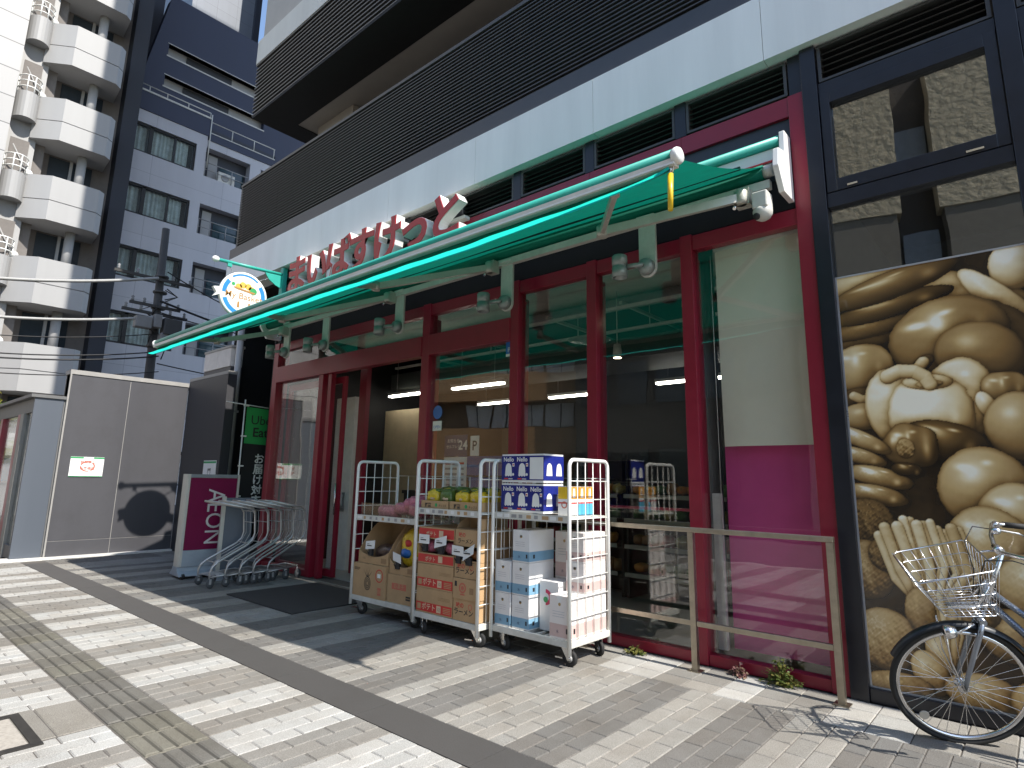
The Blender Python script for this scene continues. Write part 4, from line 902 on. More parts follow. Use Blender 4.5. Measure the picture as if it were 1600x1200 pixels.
def deco_ramen(g, x0, x1, y, z0, z1):
    w = x1 - x0; h = z1 - z0; g.text('味の', (x0 + w * .30, y, z0 + h * .62), UX, UZ, .05, REDINK, bold=.02); g.text('ラーメン', (x0 + w * .46, y, z0 + h * .30), UX, UZ, .062, INK, bold=.02)
    ring(g, x1 - .07, y, z0 + h * .7, .018, .026, PALERED)
def deco_bowl(g, x0, x1, y, z0, z1):
    w = x1 - x0; h = z1 - z0; cx = x0 + w * .42; ring(g, cx, y, z0 + h * .55, .03, .045, PALERED); ring(g, cx, y, z0 + h * .55, .0, .02, PALERED); rect(g, cx - .03, cx + .03, y, z0 + h * .2, z0 + h * .27, PALERED); rect(g, x0 + .02, x0 + .05, y, z0 + h * .6, z0 + h * .85, INK); rect(g, x1 - .08, x1 - .03, y, z0 + h * .3, z0 + h * .6, MATS['brown print'])
carton(-4.185, -3.90, 4.01, 4.5, .203, .385, 'small kraft noodle carton with black lettering, bottom right of the middle cage', deco_ramen, group=G2)
carton(-4.185, -3.895, 4.0, 4.5, .388, .565, 'small kraft carton with a faded red bowl mark in the middle cage', deco_bowl, group=G2)
carton(-4.185, -3.90, 4.012, 4.5, .568, .705, 'shallow kraft noodle carton under the open slot carton in the middle cage', deco_ramen, group=G2)
open_front(-4.185, -3.90, 4.01, 4.5, .708, .99, .725, .845, 'kraft noodle carton with an open slot of brown packets', lambda g, x0, x1, y, z0, z1: (g.text('味の', (x0 + .09, y, z0 + .22), UX, UZ, .045, REDINK, bold=.02), g.text('ラーメン', (x0 + .13, y, z0 + .165), UX, UZ, .05, INK, bold=.02)))
for k in range(2): bag((-4.11 + k * .13, 4.1, .775), (.07, .07, .045), mat('orange brown foil', (.35, .12, .03), .3, amt=.4, noise=30), ('left' if k == 0 else 'right') + ' brown packet in the slot of the noodle carton', 80 + k)
g = MB(); g.box(-4.18, -3.91, 4.20, 4.206, .992, 1.11, KRAFT); g.add([(-4.185, 4.02, 1.0), (-4.185, 4.2, 1.0), (-4.185, 4.2, 1.11), (-4.185, 4.06, 1.05)], [(0, 1, 2, 3)], KRAFT2); g.box(-3.905, -3.899, 4.01, 4.2, .992, 1.09, KRAFT)
g.box(-4.18, -3.91, 4.02, 4.2, .992, .996, KRAFT2)
solo(g, 'open_carton', 'empty kraft carton lid standing open under the shelf of the middle cage', 'carton', G2)
tag_card(-4.13, 4.01, .76, 'white price tag tilted at the left of the noodle carton slot', -.05, w=.15); tag_card(-3.99, 4.0, .755, 'white price tag steeply tilted at the right of the noodle carton slot', .55, w=.13)
# two trays of yellow bags on the shelf
for i, x in enumerate((-4.71, -4.30)):
    t = thing('cardboard_tray', ('left' if i == 0 else 'right') + ' low cardboard tray of yellow bags on the middle cage shelf', 'tray', (x + .19, 4.2, 1.15), 'cardboard trays on the middle cage shelf')
    g = MB()
    for a in ((x, x + .385, 4.03, 4.036), (x, x + .385, 4.42, 4.426), (x, x + .006, 4.036, 4.42), (x + .379, x + .385, 4.036, 4.42)): g.box(*a, 1.152, 1.235, KRAFT)
    g.box(x, x + .385, 4.03, 4.42, 1.1505, 1.154, KRAFT); g.text('野菜', (x + .10, 4.0285, 1.175), UX, UZ, .045, INK, bold=.02); ring(g, x + .22, 4.0285, 1.195, 0, .018, GREEN); g.text('チップス', (x + .31, 4.0285, 1.18), UX, UZ, .028, INK); g.build('tray_wall', t)
    for k in range(2):
        for j in range(2):
            c = (x + .10 + k * .185, 4.14 + j * .18, 1.265 + j * .02)
            g = MB(); g.blob(c, (.092, .075, .075), FOILY if (k + i) % 2 == 0 or j == 0 and k == 0 or i == 1 else FOILG, 100 + i * 9 + k * 3 + j, .09, 9, .7)
            g.blob((c[0], c[1], c[2] + .062), (.088, .05, .022), FOILG, 140 + i * 9 + k * 3 + j, .25, 8, .8)
            g.blob((c[0] + .01, c[1] - .035, c[2] - .012), (.055, .045, .03), mat('bag photo print', (.62, .45, .28), .4, noise=60, amt=.5), 180 + k, .08, 7)
            solo(g, 'snack_bag', ('%s %s yellow bag, green topped, in the %s cardboard tray' % ('front' if j == 0 else 'back', 'left' if k == 0 else 'right', 'left' if i == 0 else 'right')), 'snack bag', 'yellow bags in the cardboard trays')

# ------------------------------------------------------------------ white boxes, third cage
G3 = 'white boxes on the sunlit cage'
PINKW = mat('pinkish white board', (.76, .71, .68), .55, amt=.05); PINKB = mat('pale pink band', (.60, .44, .41), .55); GREYW = mat('box white board', (.74, .73, .72), .5, amt=.05)
def wbox(x0, x1, y0, y1, z0, z1, label, band=BLUEINK, m=GREYW):
    g = MB(); g.box(x0, x1, y0, y1, z0, z1, m); h = z1 - z0; e = .0012
    za, zb = z0 + h * .04, z0 + h * .34
    rect(g, x0, x1, y0 - e, za, zb, band); g.quad((x1 + e, y0, za), (x1 + e, y1, za), (x1 + e, y1, zb), (x1 + e, y0, zb), band)
    g.text('水', ((x0 + x1) / 2 - .02, y0 - 2 * e, z0 + h * .13), UX, UZ, .03, mat('navy ink', (.03, .05, .12), .5)); rect(g, x1 - .035, x1 - .018, y0 - 2 * e, z0 + h * .14, z0 + h * .26, INK)
    g.quad((x1 + 2 * e, y0 + .05, z0 + h * .13), (x1 + 2 * e, y0 + .075, z0 + h * .13), (x1 + 2 * e, y0 + .075, z0 + h * .25), (x1 + 2 * e, y0 + .05, z0 + h * .25), INK)
    ring(g, (x0 + x1) / 2, y0 - e, z0 + h * .80, 0, .013, mat('gold print', (.45, .30, .12), .5))
    for k in range(3): rect(g, x0 + .03, x1 - .05, y0 - e, z0 + h * (.5 + .06 * k), z0 + h * (.512 + .06 * k), mat('pale grey print', (.5, .5, .52), .6))
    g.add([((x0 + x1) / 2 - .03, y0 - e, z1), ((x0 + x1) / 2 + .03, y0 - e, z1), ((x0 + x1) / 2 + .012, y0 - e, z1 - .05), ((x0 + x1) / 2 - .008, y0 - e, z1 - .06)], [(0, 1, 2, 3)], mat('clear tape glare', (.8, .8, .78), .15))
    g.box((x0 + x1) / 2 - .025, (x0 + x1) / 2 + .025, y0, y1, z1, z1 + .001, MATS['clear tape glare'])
    return solo(g, 'white_box', label, 'box', G3)
nm = ['bottom', 'middle', 'top']
for k in range(2): wbox(-3.80, -3.625, 4.15, 4.48, .203 + k * .272, .203 + k * .272 + .269, "white box with a blue band, %s of the pair in the sunlit cage's left corner" % ('bottom' if k == 0 else 'top'))
for k in range(3): wbox(-3.605, -3.42, 4.155, 4.5, .203 + k * .272, .203 + k * .272 + .269, 'white box with a blue band, %s of the stack of three in the sunlit cage' % nm[k])
for k in range(2): wbox(-3.40, -3.2, 4.50, 4.67, .203 + k * .4, .203 + k * .4 + .397, 'white box with a pale pink band behind the red mark box, %s of two' % nm[k * 2], PINKB, PINKW)
g = MB(); g.box(-3.40, -3.20, 4.28, 4.48, .203, .60, GREYW)
ring(g, -3.335, 4.2785, .47, .035, .065, mat('crimson print', (.6, .03, .10), .45)); rect(g, -3.40, -3.335, 4.278, .40, .54, GREYW); ring(g, -3.335, 4.2775, .45, 0, .024, GREEN)
solo(g, 'white_box', 'white box with a crimson arch mark in the sunlit cage', 'box', G3)
wbox(-3.185, -2.985, 4.14, 4.67, .203, .53, 'pinkish white box at the front right corner of the sunlit cage deck', PINKB, PINKW)
for k in range(2): wbox(-3.165, -2.985, 4.34, 4.67, .533 + k * .242, .533 + k * .242 + .239, 'sunlit white box against the right side frame, %s of two' % nm[k * 2], PINKB, PINKW)
# blue packs on the shelf
for k in range(2):
    z0 = 1.165 + k * .26; x0, x1, y0, y1 = -3.77, -3.28, 4.17, 4.46
    g = MB(); g.box(x0, x1, y0, y1, z0 + .02, z0 + .235, NAVY); g.box(x0 + .003, x1 - .003, y0 + .003, y1 - .003, z0, z0 + .02, PAPER); g.box(x0 + .003, x1 - .003, y0 + .003, y1 - .003, z0 + .235, z0 + .25, PAPER)
    for j in range(3):
        cx = x0 + .085 + j * .16; y = y0 - .0015
        if k == 1 and j == 2: rect(g, cx - .07, x1 - .004, y, z0 + .03, z0 + .22, PAPER); continue
        g.text('Nello', (cx, y, z0 + .185), UX, UZ, .055, PAPER, bold=.02)
        pl = [(cx - .042, z0 + .06), (cx - .03, z0 + .05), (cx - .015, z0 + .06), (cx, z0 + .05), (cx + .015, z0 + .06), (cx + .03, z0 + .05), (cx + .042, z0 + .06)] + [(cx + .036 * math.cos(a), z0 + .125 + .045 * math.sin(a)) for a in [math.pi * q / 10 for q in range(11)]]
        g.add([(p[0], y, p[1]) for p in pl], [tuple(range(len(pl)))], PAPER)
        rect(g, cx + .045, cx + .07, y, z0 + .14, z0 + .17, PAPER); ring(g, cx + .0575, y - .0005, z0 + .155, 0, .008, REDINK); ring(g, cx + .055, y, z0 + .07, 0, .012, PAPER); rect(g, cx - .05, cx - .005, y, z0 + .026, z0 + .038, REDINK); rect(g, cx + .0, cx + .05, y, z0 + .026, z0 + .036, mat('pale grey print', (.5, .5, .52), .6))
    for j in range(2):
        x = x1 + .0015; cy = y0 + .08 + j * .14; pl = [(cy - .042, z0 + .06), (cy + .042, z0 + .06)] + [(cy + .036 * math.cos(a), z0 + .125 + .045 * math.sin(a)) for a in [math.pi * q / 10 for q in range(11)]]
        g.add([(x, p[0], p[1]) for p in pl], [tuple(range(len(pl)))], PAPER)
    solo(g, 'tissue_pack', 'shiny navy paper roll pack with white shapes, %s of two on the sunlit cage shelf' % ('lower' if k == 0 else 'upper'), 'paper pack', 'navy paper packs')
ORG = mat('orange carton print', (.72, .30, .02), .4); SKYB = mat('sky blue print', (.10, .42, .62), .4)
for k, (x0, x1, y0, y1) in enumerate(((-3.22, -3.09, 4.30, 4.40), (-3.21, -3.09, 4.42, 4.52), (-3.20, -3.09, 4.54, 4.64))):
    g = MB(); z0 = 1.152; g.box(x0, x1, y0, y1, z0, z0 + .245, PAPER); e = .001
    for q, (za, zb, m) in enumerate(((.14, .243, ORG), (.002, .10, SKYB if k else PAPER), (.10, .112, REDINK))):
        rect(g, x0, x1, y0 - e, z0 + za, z0 + zb, YEL if (k == 0 and q == 0) else m); g.quad((x1 + e, y0, z0 + za), (x1 + e, y1, z0 + za), (x1 + e, y1, z0 + zb), (x1 + e, y0, z0 + zb), m)
    g.quad((x1 + 2 * e, y0 + .03, z0 + .15), (x1 + 2 * e, y1 - .03, z0 + .15), (x1 + 2 * e, y1 - .035, z0 + .23), (x1 + 2 * e, y0 + .035, z0 + .23), PAPER); ring(g, (x0 + x1) / 2, y0 - 2 * e, z0 + .09, .02, .03, PALERED)
    solo(g, 'detergent_box', 'orange and sky blue box, %s on the sunlit cage shelf' % ('nearest the front of the row' , 'middle of the row', 'rearmost of the row')[k], 'box', 'orange boxes on the sunlit cage shelf')

# ------------------------------------------------------------------ shopping trolleys, nested
def trolley():
    t = thing('basket_trolley', 'x', 'shopping trolley', (0, 0, 0), 'nested basket trolleys')
    g = MB(); r = .0145
    for x in (-.20, .20):
        g.tube([(x * 1.06, 0, .06), (x * 1.06, 0, .20), (x * 1.05, .03, .255), (x * 1.0, .12, .31), (x * .95, .58, .50), (x * .95, .66, .56), (x * .95, .69, .64), (x * .95, .66, .90), (x * .95, .60, .965), (x * .95, -.02, 1.06)], r, TROLLEY, 8)
    g.tube([(-.19, -.02, 1.06), (.19, -.02, 1.06)], .014, TROLLEY, 10)
    g.build('side_tubes', t)
    g = MB()
    for z, y in ((.52, .60), (.30, .10), (.78, .68), (.93, .63)): g.tube([(-.19, y, z), (.19, y, z)], .006, TROLLEY, 6)
    for k in (-1, 1): g.tube([(k * .07, .10, .30), (k * .07, .58, .50), (k * .07, .67, .64), (k * .07, .64, .92)], .004, TROLLEY, 5)
    g.build('basket_rest', t)
    g = MB(); g.tube([(-.20, 0, .13), (-.18, .60, .17), (.18, .60, .17), (.20, 0, .13)], .010, TROLLEY, 8)
    for k in range(-2, 3): g.tube([(k * .06, .02, .14), (k * .06, .60, .17)], .0035, TROLLEY, 5)
    for x in (-.17, .17): g.tube([(x, .60, .17), (x, .60, .06)], .010, TROLLEY, 8)
    g.build('lower_rack', t)
    for x, y in ((-.212, 0), (.212, 0), (-.17, .60), (.17, .60)):
        w = MB(); w.lathe([(.012, -.014), (.056, -.016), (.063, -.009), (.063, .009), (.056, .016), (.012, .016)], (x, y + .02, .063), 'x', mat('grey castor rubber', (.06, .065, .07), .6), 18); w.box(x - .02, x + .02, y - .005, y + .03, .085, .115, GREY); w.box(x + .016, x + .02, y - .005, y + .03, .05, .1, GREY); w.box(x - .02, x - .016, y - .005, y + .03, .05, .1, GREY); w.build('wheel', t)
    return t
t0 = trolley()
ORD = ['nearest the kerb, first of the nested row', 'second of the nested row from the kerb', 'third and middle one of the nested row', 'second from the shop window in the nested row', 'closest to the shop window, last of the nested row']
for k in range(5):
    o = t0 if k == 0 else copy_tree(t0); o.location = (-8.50 + k * .004, 3.60 + k * .19, 0); o.scale = (.92, .80, 1.03); o['label'] = 'chromed wire basket trolley, ' + ORD[k]; o.rotation_euler = (0, 0, R((-2, 1, 0, -1, 2)[k]))

# ------------------------------------------------------------------ illuminated floor sign
t = thing('floor_sign', 'grey framed floor sign with a magenta panel and sideways white lettering', 'sign', (-9.33, 3.92, 0))
CRM = mat('cream sign frame', (.50, .48, .42), .45, amt=.06); SB = mat('blue grey sign base', (.30, .34, .38), .5)
Mx = Matrix.Translation((-9.43, 3.97, 0)) @ Matrix.Rotation(R(85), 4, 'Z')
g = MB(); w, d = .38, .12
for s_ in (-1, 1):
    xa = s_ * w; pts = [(xa - s_ * .05, -d), (xa - s_ * .02, -d), (xa, -d * .6), (xa, d * .6), (xa - s_ * .02, d), (xa - s_ * .05, d)]
    if s_ < 0: pts = pts[::-1]
    g.prism(pts, 'z', .16, 1.45, CRM)
g.box(-w + .05, w - .05, -d, d, 1.40, 1.45, mat('grey sign cap', (.22, .24, .25), .5)); g.box(-w + .05, w - .05, -d, d, .16, .38, SB); g.xf(Mx); g.build('frame', t)
g = MB(); g.box(-w + .052, w - .052, -d + .012, d - .012, .382, 1.398, mat('magenta sign face', (.17, .005, .05), .55, spec=.2)); LT = mat('sign white lettering', (.6, .58, .56), .4)
st = len(g.v); g.text('AEON', (-.06, -d + .010, .84), (0, 0, -1), (1, 0, 0), .34, LT, width=.78)
g.xf(Mx); g.build('panel', t)
g = MB(); g.prism([(-.10, .16), (.10, .16), (.13, .10), (.22, .05), (.22, .035), (-.22, .035), (-.22, .05), (-.13, .10)], 'x', -w, w, SB)
g.xf(Mx); g.build('base', t, bevel=.01)
for s_ in (-1, 1):
    g = MB(); g.lathe([(.012, -.018), (.034, -.018), (.038, 0), (.034, .018), (.012, .018)], (s_ * (w - .06), -.21, .038), 'x', RUBBER, 16); g.xf(Mx); g.build('wheel', t)

t = thing('board_stand', 'blue grey board with a cream edge standing between the magenta sign and the trolleys', 'board', (-8.93, 4.15, 0))
M2 = Matrix.Translation((-8.93, 4.15, 0)) @ Matrix.Rotation(R(72), 4, 'Z')
g = MB(); g.box(-.15, .22, -.05, .05, .06, 1.12, mat('dark blue grey board', (.09, .11, .14), .5)); g.xf(M2); g.build('board', t); g = MB(); g.box(-.20, -.152, -.065, .065, .05, 1.14, CRM); g.xf(M2); g.build('edge_post', t); g = MB(); g.box(-.22, .22, -.16, .16, 0, .05, SB); g.xf(M2); g.build('base', t)
# ------------------------------------------------------------------ banner flag
t = thing('banner_flag', 'tall banner flag, green above with black below, at the left of the shopfront', 'banner', (-10.25, 4.72, 0))
FX = -10.22
g = MB(); g.tube([(FX, 4.73, .06), (FX, 4.72, 2.72)], .012, WHITE, 8); g.tube([(FX, 4.40, 2.655), (FX, 5.34, 2.60)], .008, WHITE, 6)
for z in (2.62, 2.1, 1.6, 1.1): g.box(FX - .01, FX + .01, 4.70, 4.79, z - .012, z + .012, WHITE)
g.build('pole', t)
g = MB(); n = 20; FG = mat('banner green', (.03, .36, .09), .7, amt=.06, trans=.2); FB = mat('banner black', (.012, .012, .013), .75)
def fl(za, zb, m):
    vs = []
    for i in range(n + 1):
        for j in range(9): u = i / n; z = za + (zb - za) * j / 8; vs.append((FX + .02 * math.sin(u * 5 + z * 3) * u, 4.76 + .56 * u, z - .02 * u))
    g.add(vs, [(i * 9 + j, (i + 1) * 9 + j, (i + 1) * 9 + j + 1, i * 9 + j + 1) for i in range(n) for j in range(8)], m, True)
fl(1.98, 2.60, FG); fl(.75, 1.98, FB)
g.text('Uber', (FX + .028, 5.06, 2.31), (0, 1, 0), (0, 0, 1), .22, INK); g.text('Eats', (FX + .028, 5.06, 2.10), (0, 1, 0), (0, 0, 1), .22, INK, bold=.02)
for k, ch in enumerate('お届け対応'): g.text(ch, (FX + .03, 5.04, 1.66 - k * .175), (0, 1, 0), (0, 0, 1), .18, PAPER, bold=.025)
g.build('flag_cloth', t)
g = MB(); g.lathe([(.17, 0), (.17, .03), (.12, .07), (.02, .075)], (FX, 4.73, 0), 'z', mat('banner base grey', (.12, .12, .12), .6), 20); g.build('base', t)

# ------------------------------------------------------------------ stainless handrail
t = thing('handrail', 'low stainless steel handrail in front of the right hand shop windows', 'handrail', (-2.2, 4.79, 0))
for x in (-3.28, -2.24, -1.205):
    g = MB(); g.box(x - .023, x + .023, 4.767, 4.813, .008, 1.05, STEEL); g.box(x - .05, x + .05, 4.74, 4.84, 0.0, .008, STEEL); g.build('post', t)
g = MB(); g.box(-4.3, -1.18, 4.765, 4.815, 1.052, 1.09, STEEL); g.build('top_rail', t, bevel=.004)
for a, b in ((-4.3, -3.305), (-3.255, -2.265), (-2.215, -1.23)): g = MB(); g.box(a, b, 4.775, 4.805, .335, .375, STEEL); g.build('lower_rail', t, bevel=.003)
t['category'] = 'handrail'

# ------------------------------------------------------------------ weeds growing at the sill
def weed(cx, cy, hgt, spread, n, m1, m2, label, seed):
    rnd = random.Random(seed); t = thing('weed', label, 'plant', (cx, cy, 0))
    g = MB(); s = MB()
    for i in range(n):
        a = rnd.uniform(0, 6.28); e = rnd.uniform(.15, 1) ** .8; ln = spread * rnd.uniform(.4, 1); h = hgt * (1.05 - e) * rnd.uniform(.6, 1.1) + .01
        tip = Vector((cx + math.cos(a) * ln * e, min(4.97, cy + math.sin(a) * ln * e * .6), h))
        base = Vector((cx + rnd.uniform(-.02, .02), cy + rnd.uniform(-.01, .01), 0)); mid = base.lerp(tip, .5) + Vector((0, 0, h * .3))
        s.tube([base, mid, tip], [.003, .002, .001], m2, 4, caps=False)
        for q in range(rnd.randint(2, 4)):
            p = base.lerp(tip, rnd.uniform(.45, 1.05)); L = rnd.uniform(.018, .045); d = Vector((rnd.gauss(0, 1), rnd.gauss(0, 1), rnd.gauss(.15, .5))).normalized(); u = d.cross(Vector((rnd.gauss(0, .4), rnd.gauss(0, .4), 1))).normalized(); w_ = L * rnd.uniform(.25, .42); dr = Vector((0, 0, -L * .2))
            p.z = max(p.z, .006)
            mm = m1 if rnd.random() < .7 else m2
            g.add([p, p + d * L * .5 + u * w_, p + d * L + dr, p + d * L * .5 - u * w_, p + d * L * .5 + Vector((0, 0, -.003))], [(0, 4, 1), (1, 4, 2), (2, 4, 3), (3, 4, 0)], mm)
    s.build('stem', t); g.build('foliage', t)
WG = mat('weed leaf green', (.10, .15, .03), .6, noise=30, amt=.4, trans=.3); WG2 = mat('weed leaf yellow', (.20, .19, .05), .6, noise=30, amt=.3, trans=.3); WP = mat('weed leaf purple', (.14, .06, .06), .6, noise=30, amt=.4); WP2 = mat('weed leaf tan', (.25, .17, .11), .6)
weed(-1.63, 4.90, .22, .19, 80, WG, WG2, 'largest leafy green weed growing at the burgundy sill by the handrail', 1)
weed(-1.95, 4.90, .08, .12, 45, WP, WP2, 'small purplish weed growing at the burgundy sill', 2)
weed(-2.83, 4.88, .07, .14, 40, WG2, WG, 'low yellow green weed at the sill beside the sunlit cage', 3)
# dark mat in front of the door
g = MB(); MT = mat('door mat', (.028, .028, .03), .95, noise=90, amt=.4, bump=.4, bscale=250); g.box(-7.75, -6.2, 3.58, 4.86, .002, .014, MT); solo(g, 'door_mat', 'dark rubber mat on the paving in front of the entrance', 'mat')
# ------------------------------------------------------------------ bicycle (local frame: front wheel touches the ground at the origin, rear towards +x)
bk = thing('bicycle', 'silver city bicycle with a wire front basket parked by the vegetable poster', 'bicycle')
BLUEM = mat('blue grey metallic frame', (.27, .30, .35), .28, .75, amt=.1); ALU = mat('polished aluminium', (.72, .72, .73), .22, 1.0)
STEER = Matrix.Translation((.20, 0, .345)) @ Matrix.Rotation(R(29), 4, Vector((.36, 0, .93)).normalized()) @ Matrix.Translation((-.20, 0, -.345))
def wheel(cx, M):
    r = .318; c = (cx, 0, .348)
    wl = MB(); wl.lathe([(.02, -.035), (.028, -.03), (.028, -.022), (.014, -.02), (.014, .02), (.028, .022), (.028, .03), (.02, .035)], c, 'y', ALU, 16); wl.xf(M); wo = wl.build('wheel', bk)
    g = MB(); n = 64
    def ringtube(rad, rr, m, nn=10):
        g.tube([(c[0] + rad * math.cos(2 * math.pi * k / n), 0, c[2] + rad * math.sin(2 * math.pi * k / n)) for k in range(n)], rr, m, nn, closed=True)
    ringtube(.331, .0158, RUBBER); g.xf(M); g.build('tyre', wo)
    g = MB(); ringtube(.307, .0125, ALU, 8); g.xf(M); g.build('rim', wo)
    g = MB()
    for k in range(36):
        a = 2 * math.pi * k / 36; s_ = 1 if k % 2 else -1; b = a + (.95 if (k // 2) % 2 else -.95)
        g.tube([(c[0] + .026 * math.cos(b), s_ * .026, c[2] + .026 * math.sin(b)), (c[0] + .30 * math.cos(a), s_ * .003, c[2] + .30 * math.sin(a))], .0016, ALU, 4, caps=False)
    g.xf(M); g.build('spokes', wo)
    g = MB(); a = 2.6; g.lathe([(.024, -.004), (.026, 0), (.024, .004)], (c[0] - .2, -.01, c[2] - .17), 'y', mat('amber reflector', (.55, .5, .42), .2), 14); g.xf(M); g.build('reflector', wo)
wheel(0, STEER); wheel(1.09, Matrix())
def fender(cx, a0, a1, M, m):
    g = MB(); vs = []; n = 22
    for k in range(n + 1):
        a = R(a0 + (a1 - a0) * k / n)
        for y, rr in ((-.028, .352), (-.018, .366), (0, .371), (.018, .366), (.028, .352)): vs.append((cx + rr * math.cos(a), y, .348 + rr * math.sin(a)))
    g.add(vs, [(k * 5 + j, (k + 1) * 5 + j, (k + 1) * 5 + j + 1, k * 5 + j + 1) for k in range(n) for j in range(4)], m, True); g.xf(M); return g
fender(0, 15, 150, STEER, mat('dark fender', (.03, .032, .035), .35, .4)).build('mudguard', bk); fender(1.09, -5, 150, Matrix(), MATS['dark fender']).build('mudguard', bk)
g = MB()
for s_ in (-1, 1): g.tube([(0, s_ * .048, .348), (.02, s_ * .05, .43), (.10, s_ * .045, .66), (.125, s_ * .03, .725)], [.010, .012, .014, .014], BLUEM, 10)
g.tube([(.125, -.045, .725), (.125, .045, .725)], .017, BLUEM, 10); g.tube([(.125, 0, .70), (.265, 0, 1.10)], .0125, ALU, 10)
for s_ in (-1, 1): g.tube([(0, s_ * .055, .348), (-.05, s_ * .06, .52), (-.06, s_ * .06, .72)], .004, ALU, 6)
g.xf(STEER); g.build('fork', bk)
g = MB(); g.tube([(.14, 0, .735), (.195, 0, .885)], .021, BLUEM, 14); g.tube([(.165, 0, .80), (.42, 0, .52), (.62, 0, .31), (.68, 0, .29)], .019, BLUEM, 12); g.tube([(.185, 0, .85), (.45, 0, .63), (.66, 0, .49)], .0165, BLUEM, 12)
g.tube([(.68, 0, .29), (.60, 0, .86)], .0165, BLUEM, 12)
for s_ in (-1, 1): g.tube([(.68, s_ * .03, .29), (1.09, s_ * .055, .348)], .010, BLUEM, 8); g.tube([(.625, s_ * .02, .72), (1.09, s_ * .055, .348)], .008, BLUEM, 8)
g.build('frame', bk)
STEERB = STEER
STEER = STEERB @ Matrix.Translation((0, 0, .105))
# handlebar, levers, cables, lamp
g = MB()
bar = [(.50, -.285, .985), (.40, -.285, 1.01), (.32, -.24, 1.035), (.27, -.13, 1.02), (.245, -.04, 1.0), (.245, .04, 1.0), (.27, .13, 1.02), (.32, .24, 1.035), (.40, .285, 1.01), (.50, .285, .985)]
g.tube(bar, .0112, ALU, 10); g.lathe([(.02, -.03), (.022, .0), (.02, .03)], (.245, 0, 1.0), 'y', ALU, 12); g.xf(STEER); hb = g.build('handlebar', bk)
for s_ in (-1, 1):
    g = MB(); g.tube([(.385, s_ * .283, 1.012), (.52, s_ * .286, .982)], [.0165, .0155], RUBBER, 12); g.xf(STEER); g.build('grip', hb)
    g = MB(); g.tube([(.35, s_ * .262, 1.02), (.33, s_ * .29, .99), (.38, s_ * .315, .965), (.47, s_ * .325, .935), (.50, s_ * .325, .915)], [.008, .007, .0065, .006, .005], ALU, 8); g.lathe([(.016, -.015), (.016, .015)], (.345, s_ * .26, 1.025), 'y', ALU, 10); g.xf(STEER); g.build('brake_lever', hb)
    g = MB(); g.tube([(.33, s_ * .25, 1.0), (.22, s_ * .22, 1.04), (.14, s_ * .12, 1.0), (.14, s_ * .04, .88), (.12, s_ * .03, .76)], .003, RUBBER, 6); g.xf(STEER); g.build('cable', hb)
g = MB(); g.blob((.29, .12, 1.05), (.025, .025, .02), ALU, amp=0, n=8); g.xf(STEER); g.build('bell', hb)
g = MB(); g.lathe([(.028, 0), (.034, -.03), (.033, -.05), (.02, -.055), (.001, -.056)], (-.02, -.085, .60), 'x', ALU, 14); g.tube([(0, -.085, .60), (.08, -.05, .62)], .006, ALU, 6); g.xf(STEER); g.build('headlamp', bk)
# wire basket
g = MB(); WIRE = ALU
T = lambda u, v, w: (lambda a: a)((0, 0, 0))
def bp(u, v, w):
    """u: front 0..rear 1, v: -1..1 across, w: bottom 0..top 1"""
    xt, xb = -.20 + u * .37, -.07 + u * .235
    hw_t, hw_b = .195, .145
    zt, zb = .925 + u * .055, .715
    return (xb + (xt - xb) * w, v * (hw_b + (hw_t - hw_b) * w), zb + (zt - zb) * w)
def loop(w, r):
    pts = []
    for u, v in ((0, -.8), (0, .8), (.06, .97), (.94, .97), (1, .8), (1, -.8), (.94, -.97), (.06, -.97)): pts.append(bp(u, v, w))
    g.tube(pts, r, WIRE, 6, closed=True)
loop(1, .0045)
for w in (0, .25, .5, .75): loop(w, .0024 if w else .0035)
for k in range(9):
    u = k / 8
    for v in (-1, 1): g.tube([bp(u, v * .97, 1), bp(u, v * .97, 0)], .0018, WIRE, 5)
    g.tube([bp(u, -.97, 0), bp(u, .97, 0)], .0018, WIRE, 5)
for k in range(9):
    v = -.8 + 1.6 * k / 8
    for u in (0, 1): g.tube([bp(u, v, 1), bp(u, v, 0)], .0018, WIRE, 5)
    g.tube([bp(0, v, 0), bp(1, v, 0)], .0018, WIRE, 5)
g.box(-.02, .13, -.02, .02, .695, .712, ALU); g.tube([(.10, -.05, .705), (.19, -.02, .83)], .006, ALU, 6); g.tube([(.10, .05, .705), (.19, .02, .83)], .006, ALU, 6)
a, b = Vector(bp(.98, -.3, .95)), Vector((.235, -.03, .98)); g.tube([a, b], .006, ALU, 6); a, b = Vector(bp(.98, .3, .95)), Vector((.235, .03, .98)); g.tube([a, b], .006, ALU, 6)
g.xf(STEER); g.build('basket', bk)
STEER = STEERB
# rear half, mostly outside the picture
g = MB(); g.blob((.58, 0, .92), (.14, .09, .04), mat('black saddle', (.02, .02, .02), .5), 5, .05, 10); g.tube([(.60, 0, .80), (.585, 0, .90)], .013, ALU, 8); g.build('saddle', bk)
g = MB(); g.lathe([(.085, -.05), (.09, -.045), (.085, -.04)], (.68, 0, .29), 'y', ALU, 24); g.tube([(.68, -.06, .29), (.72, -.06, .13), (.72, -.16, .13)], .009, ALU, 8); g.tube([(.68, .06, .29), (.64, .06, .45), (.64, .16, .45)], .009, ALU, 8); g.box(.66, 1.12, -.062, -.05, .30, .40, BLUEM); g.build('crankset', bk)
g = MB(); g.tube([(1.06, -.08, .33), (1.0, -.16, .035)], .009, ALU, 8); g.build('kickstand', bk)
g = MB()
for s_ in (-1, 1): g.tube([(.70, s_ * .05, .74), (1.35, s_ * .06, .75)], .006, ALU, 6); g.tube([(1.2, s_ * .06, .75), (1.09, s_ * .06, .35)], .005, ALU, 6)
g.build('carrier', bk)
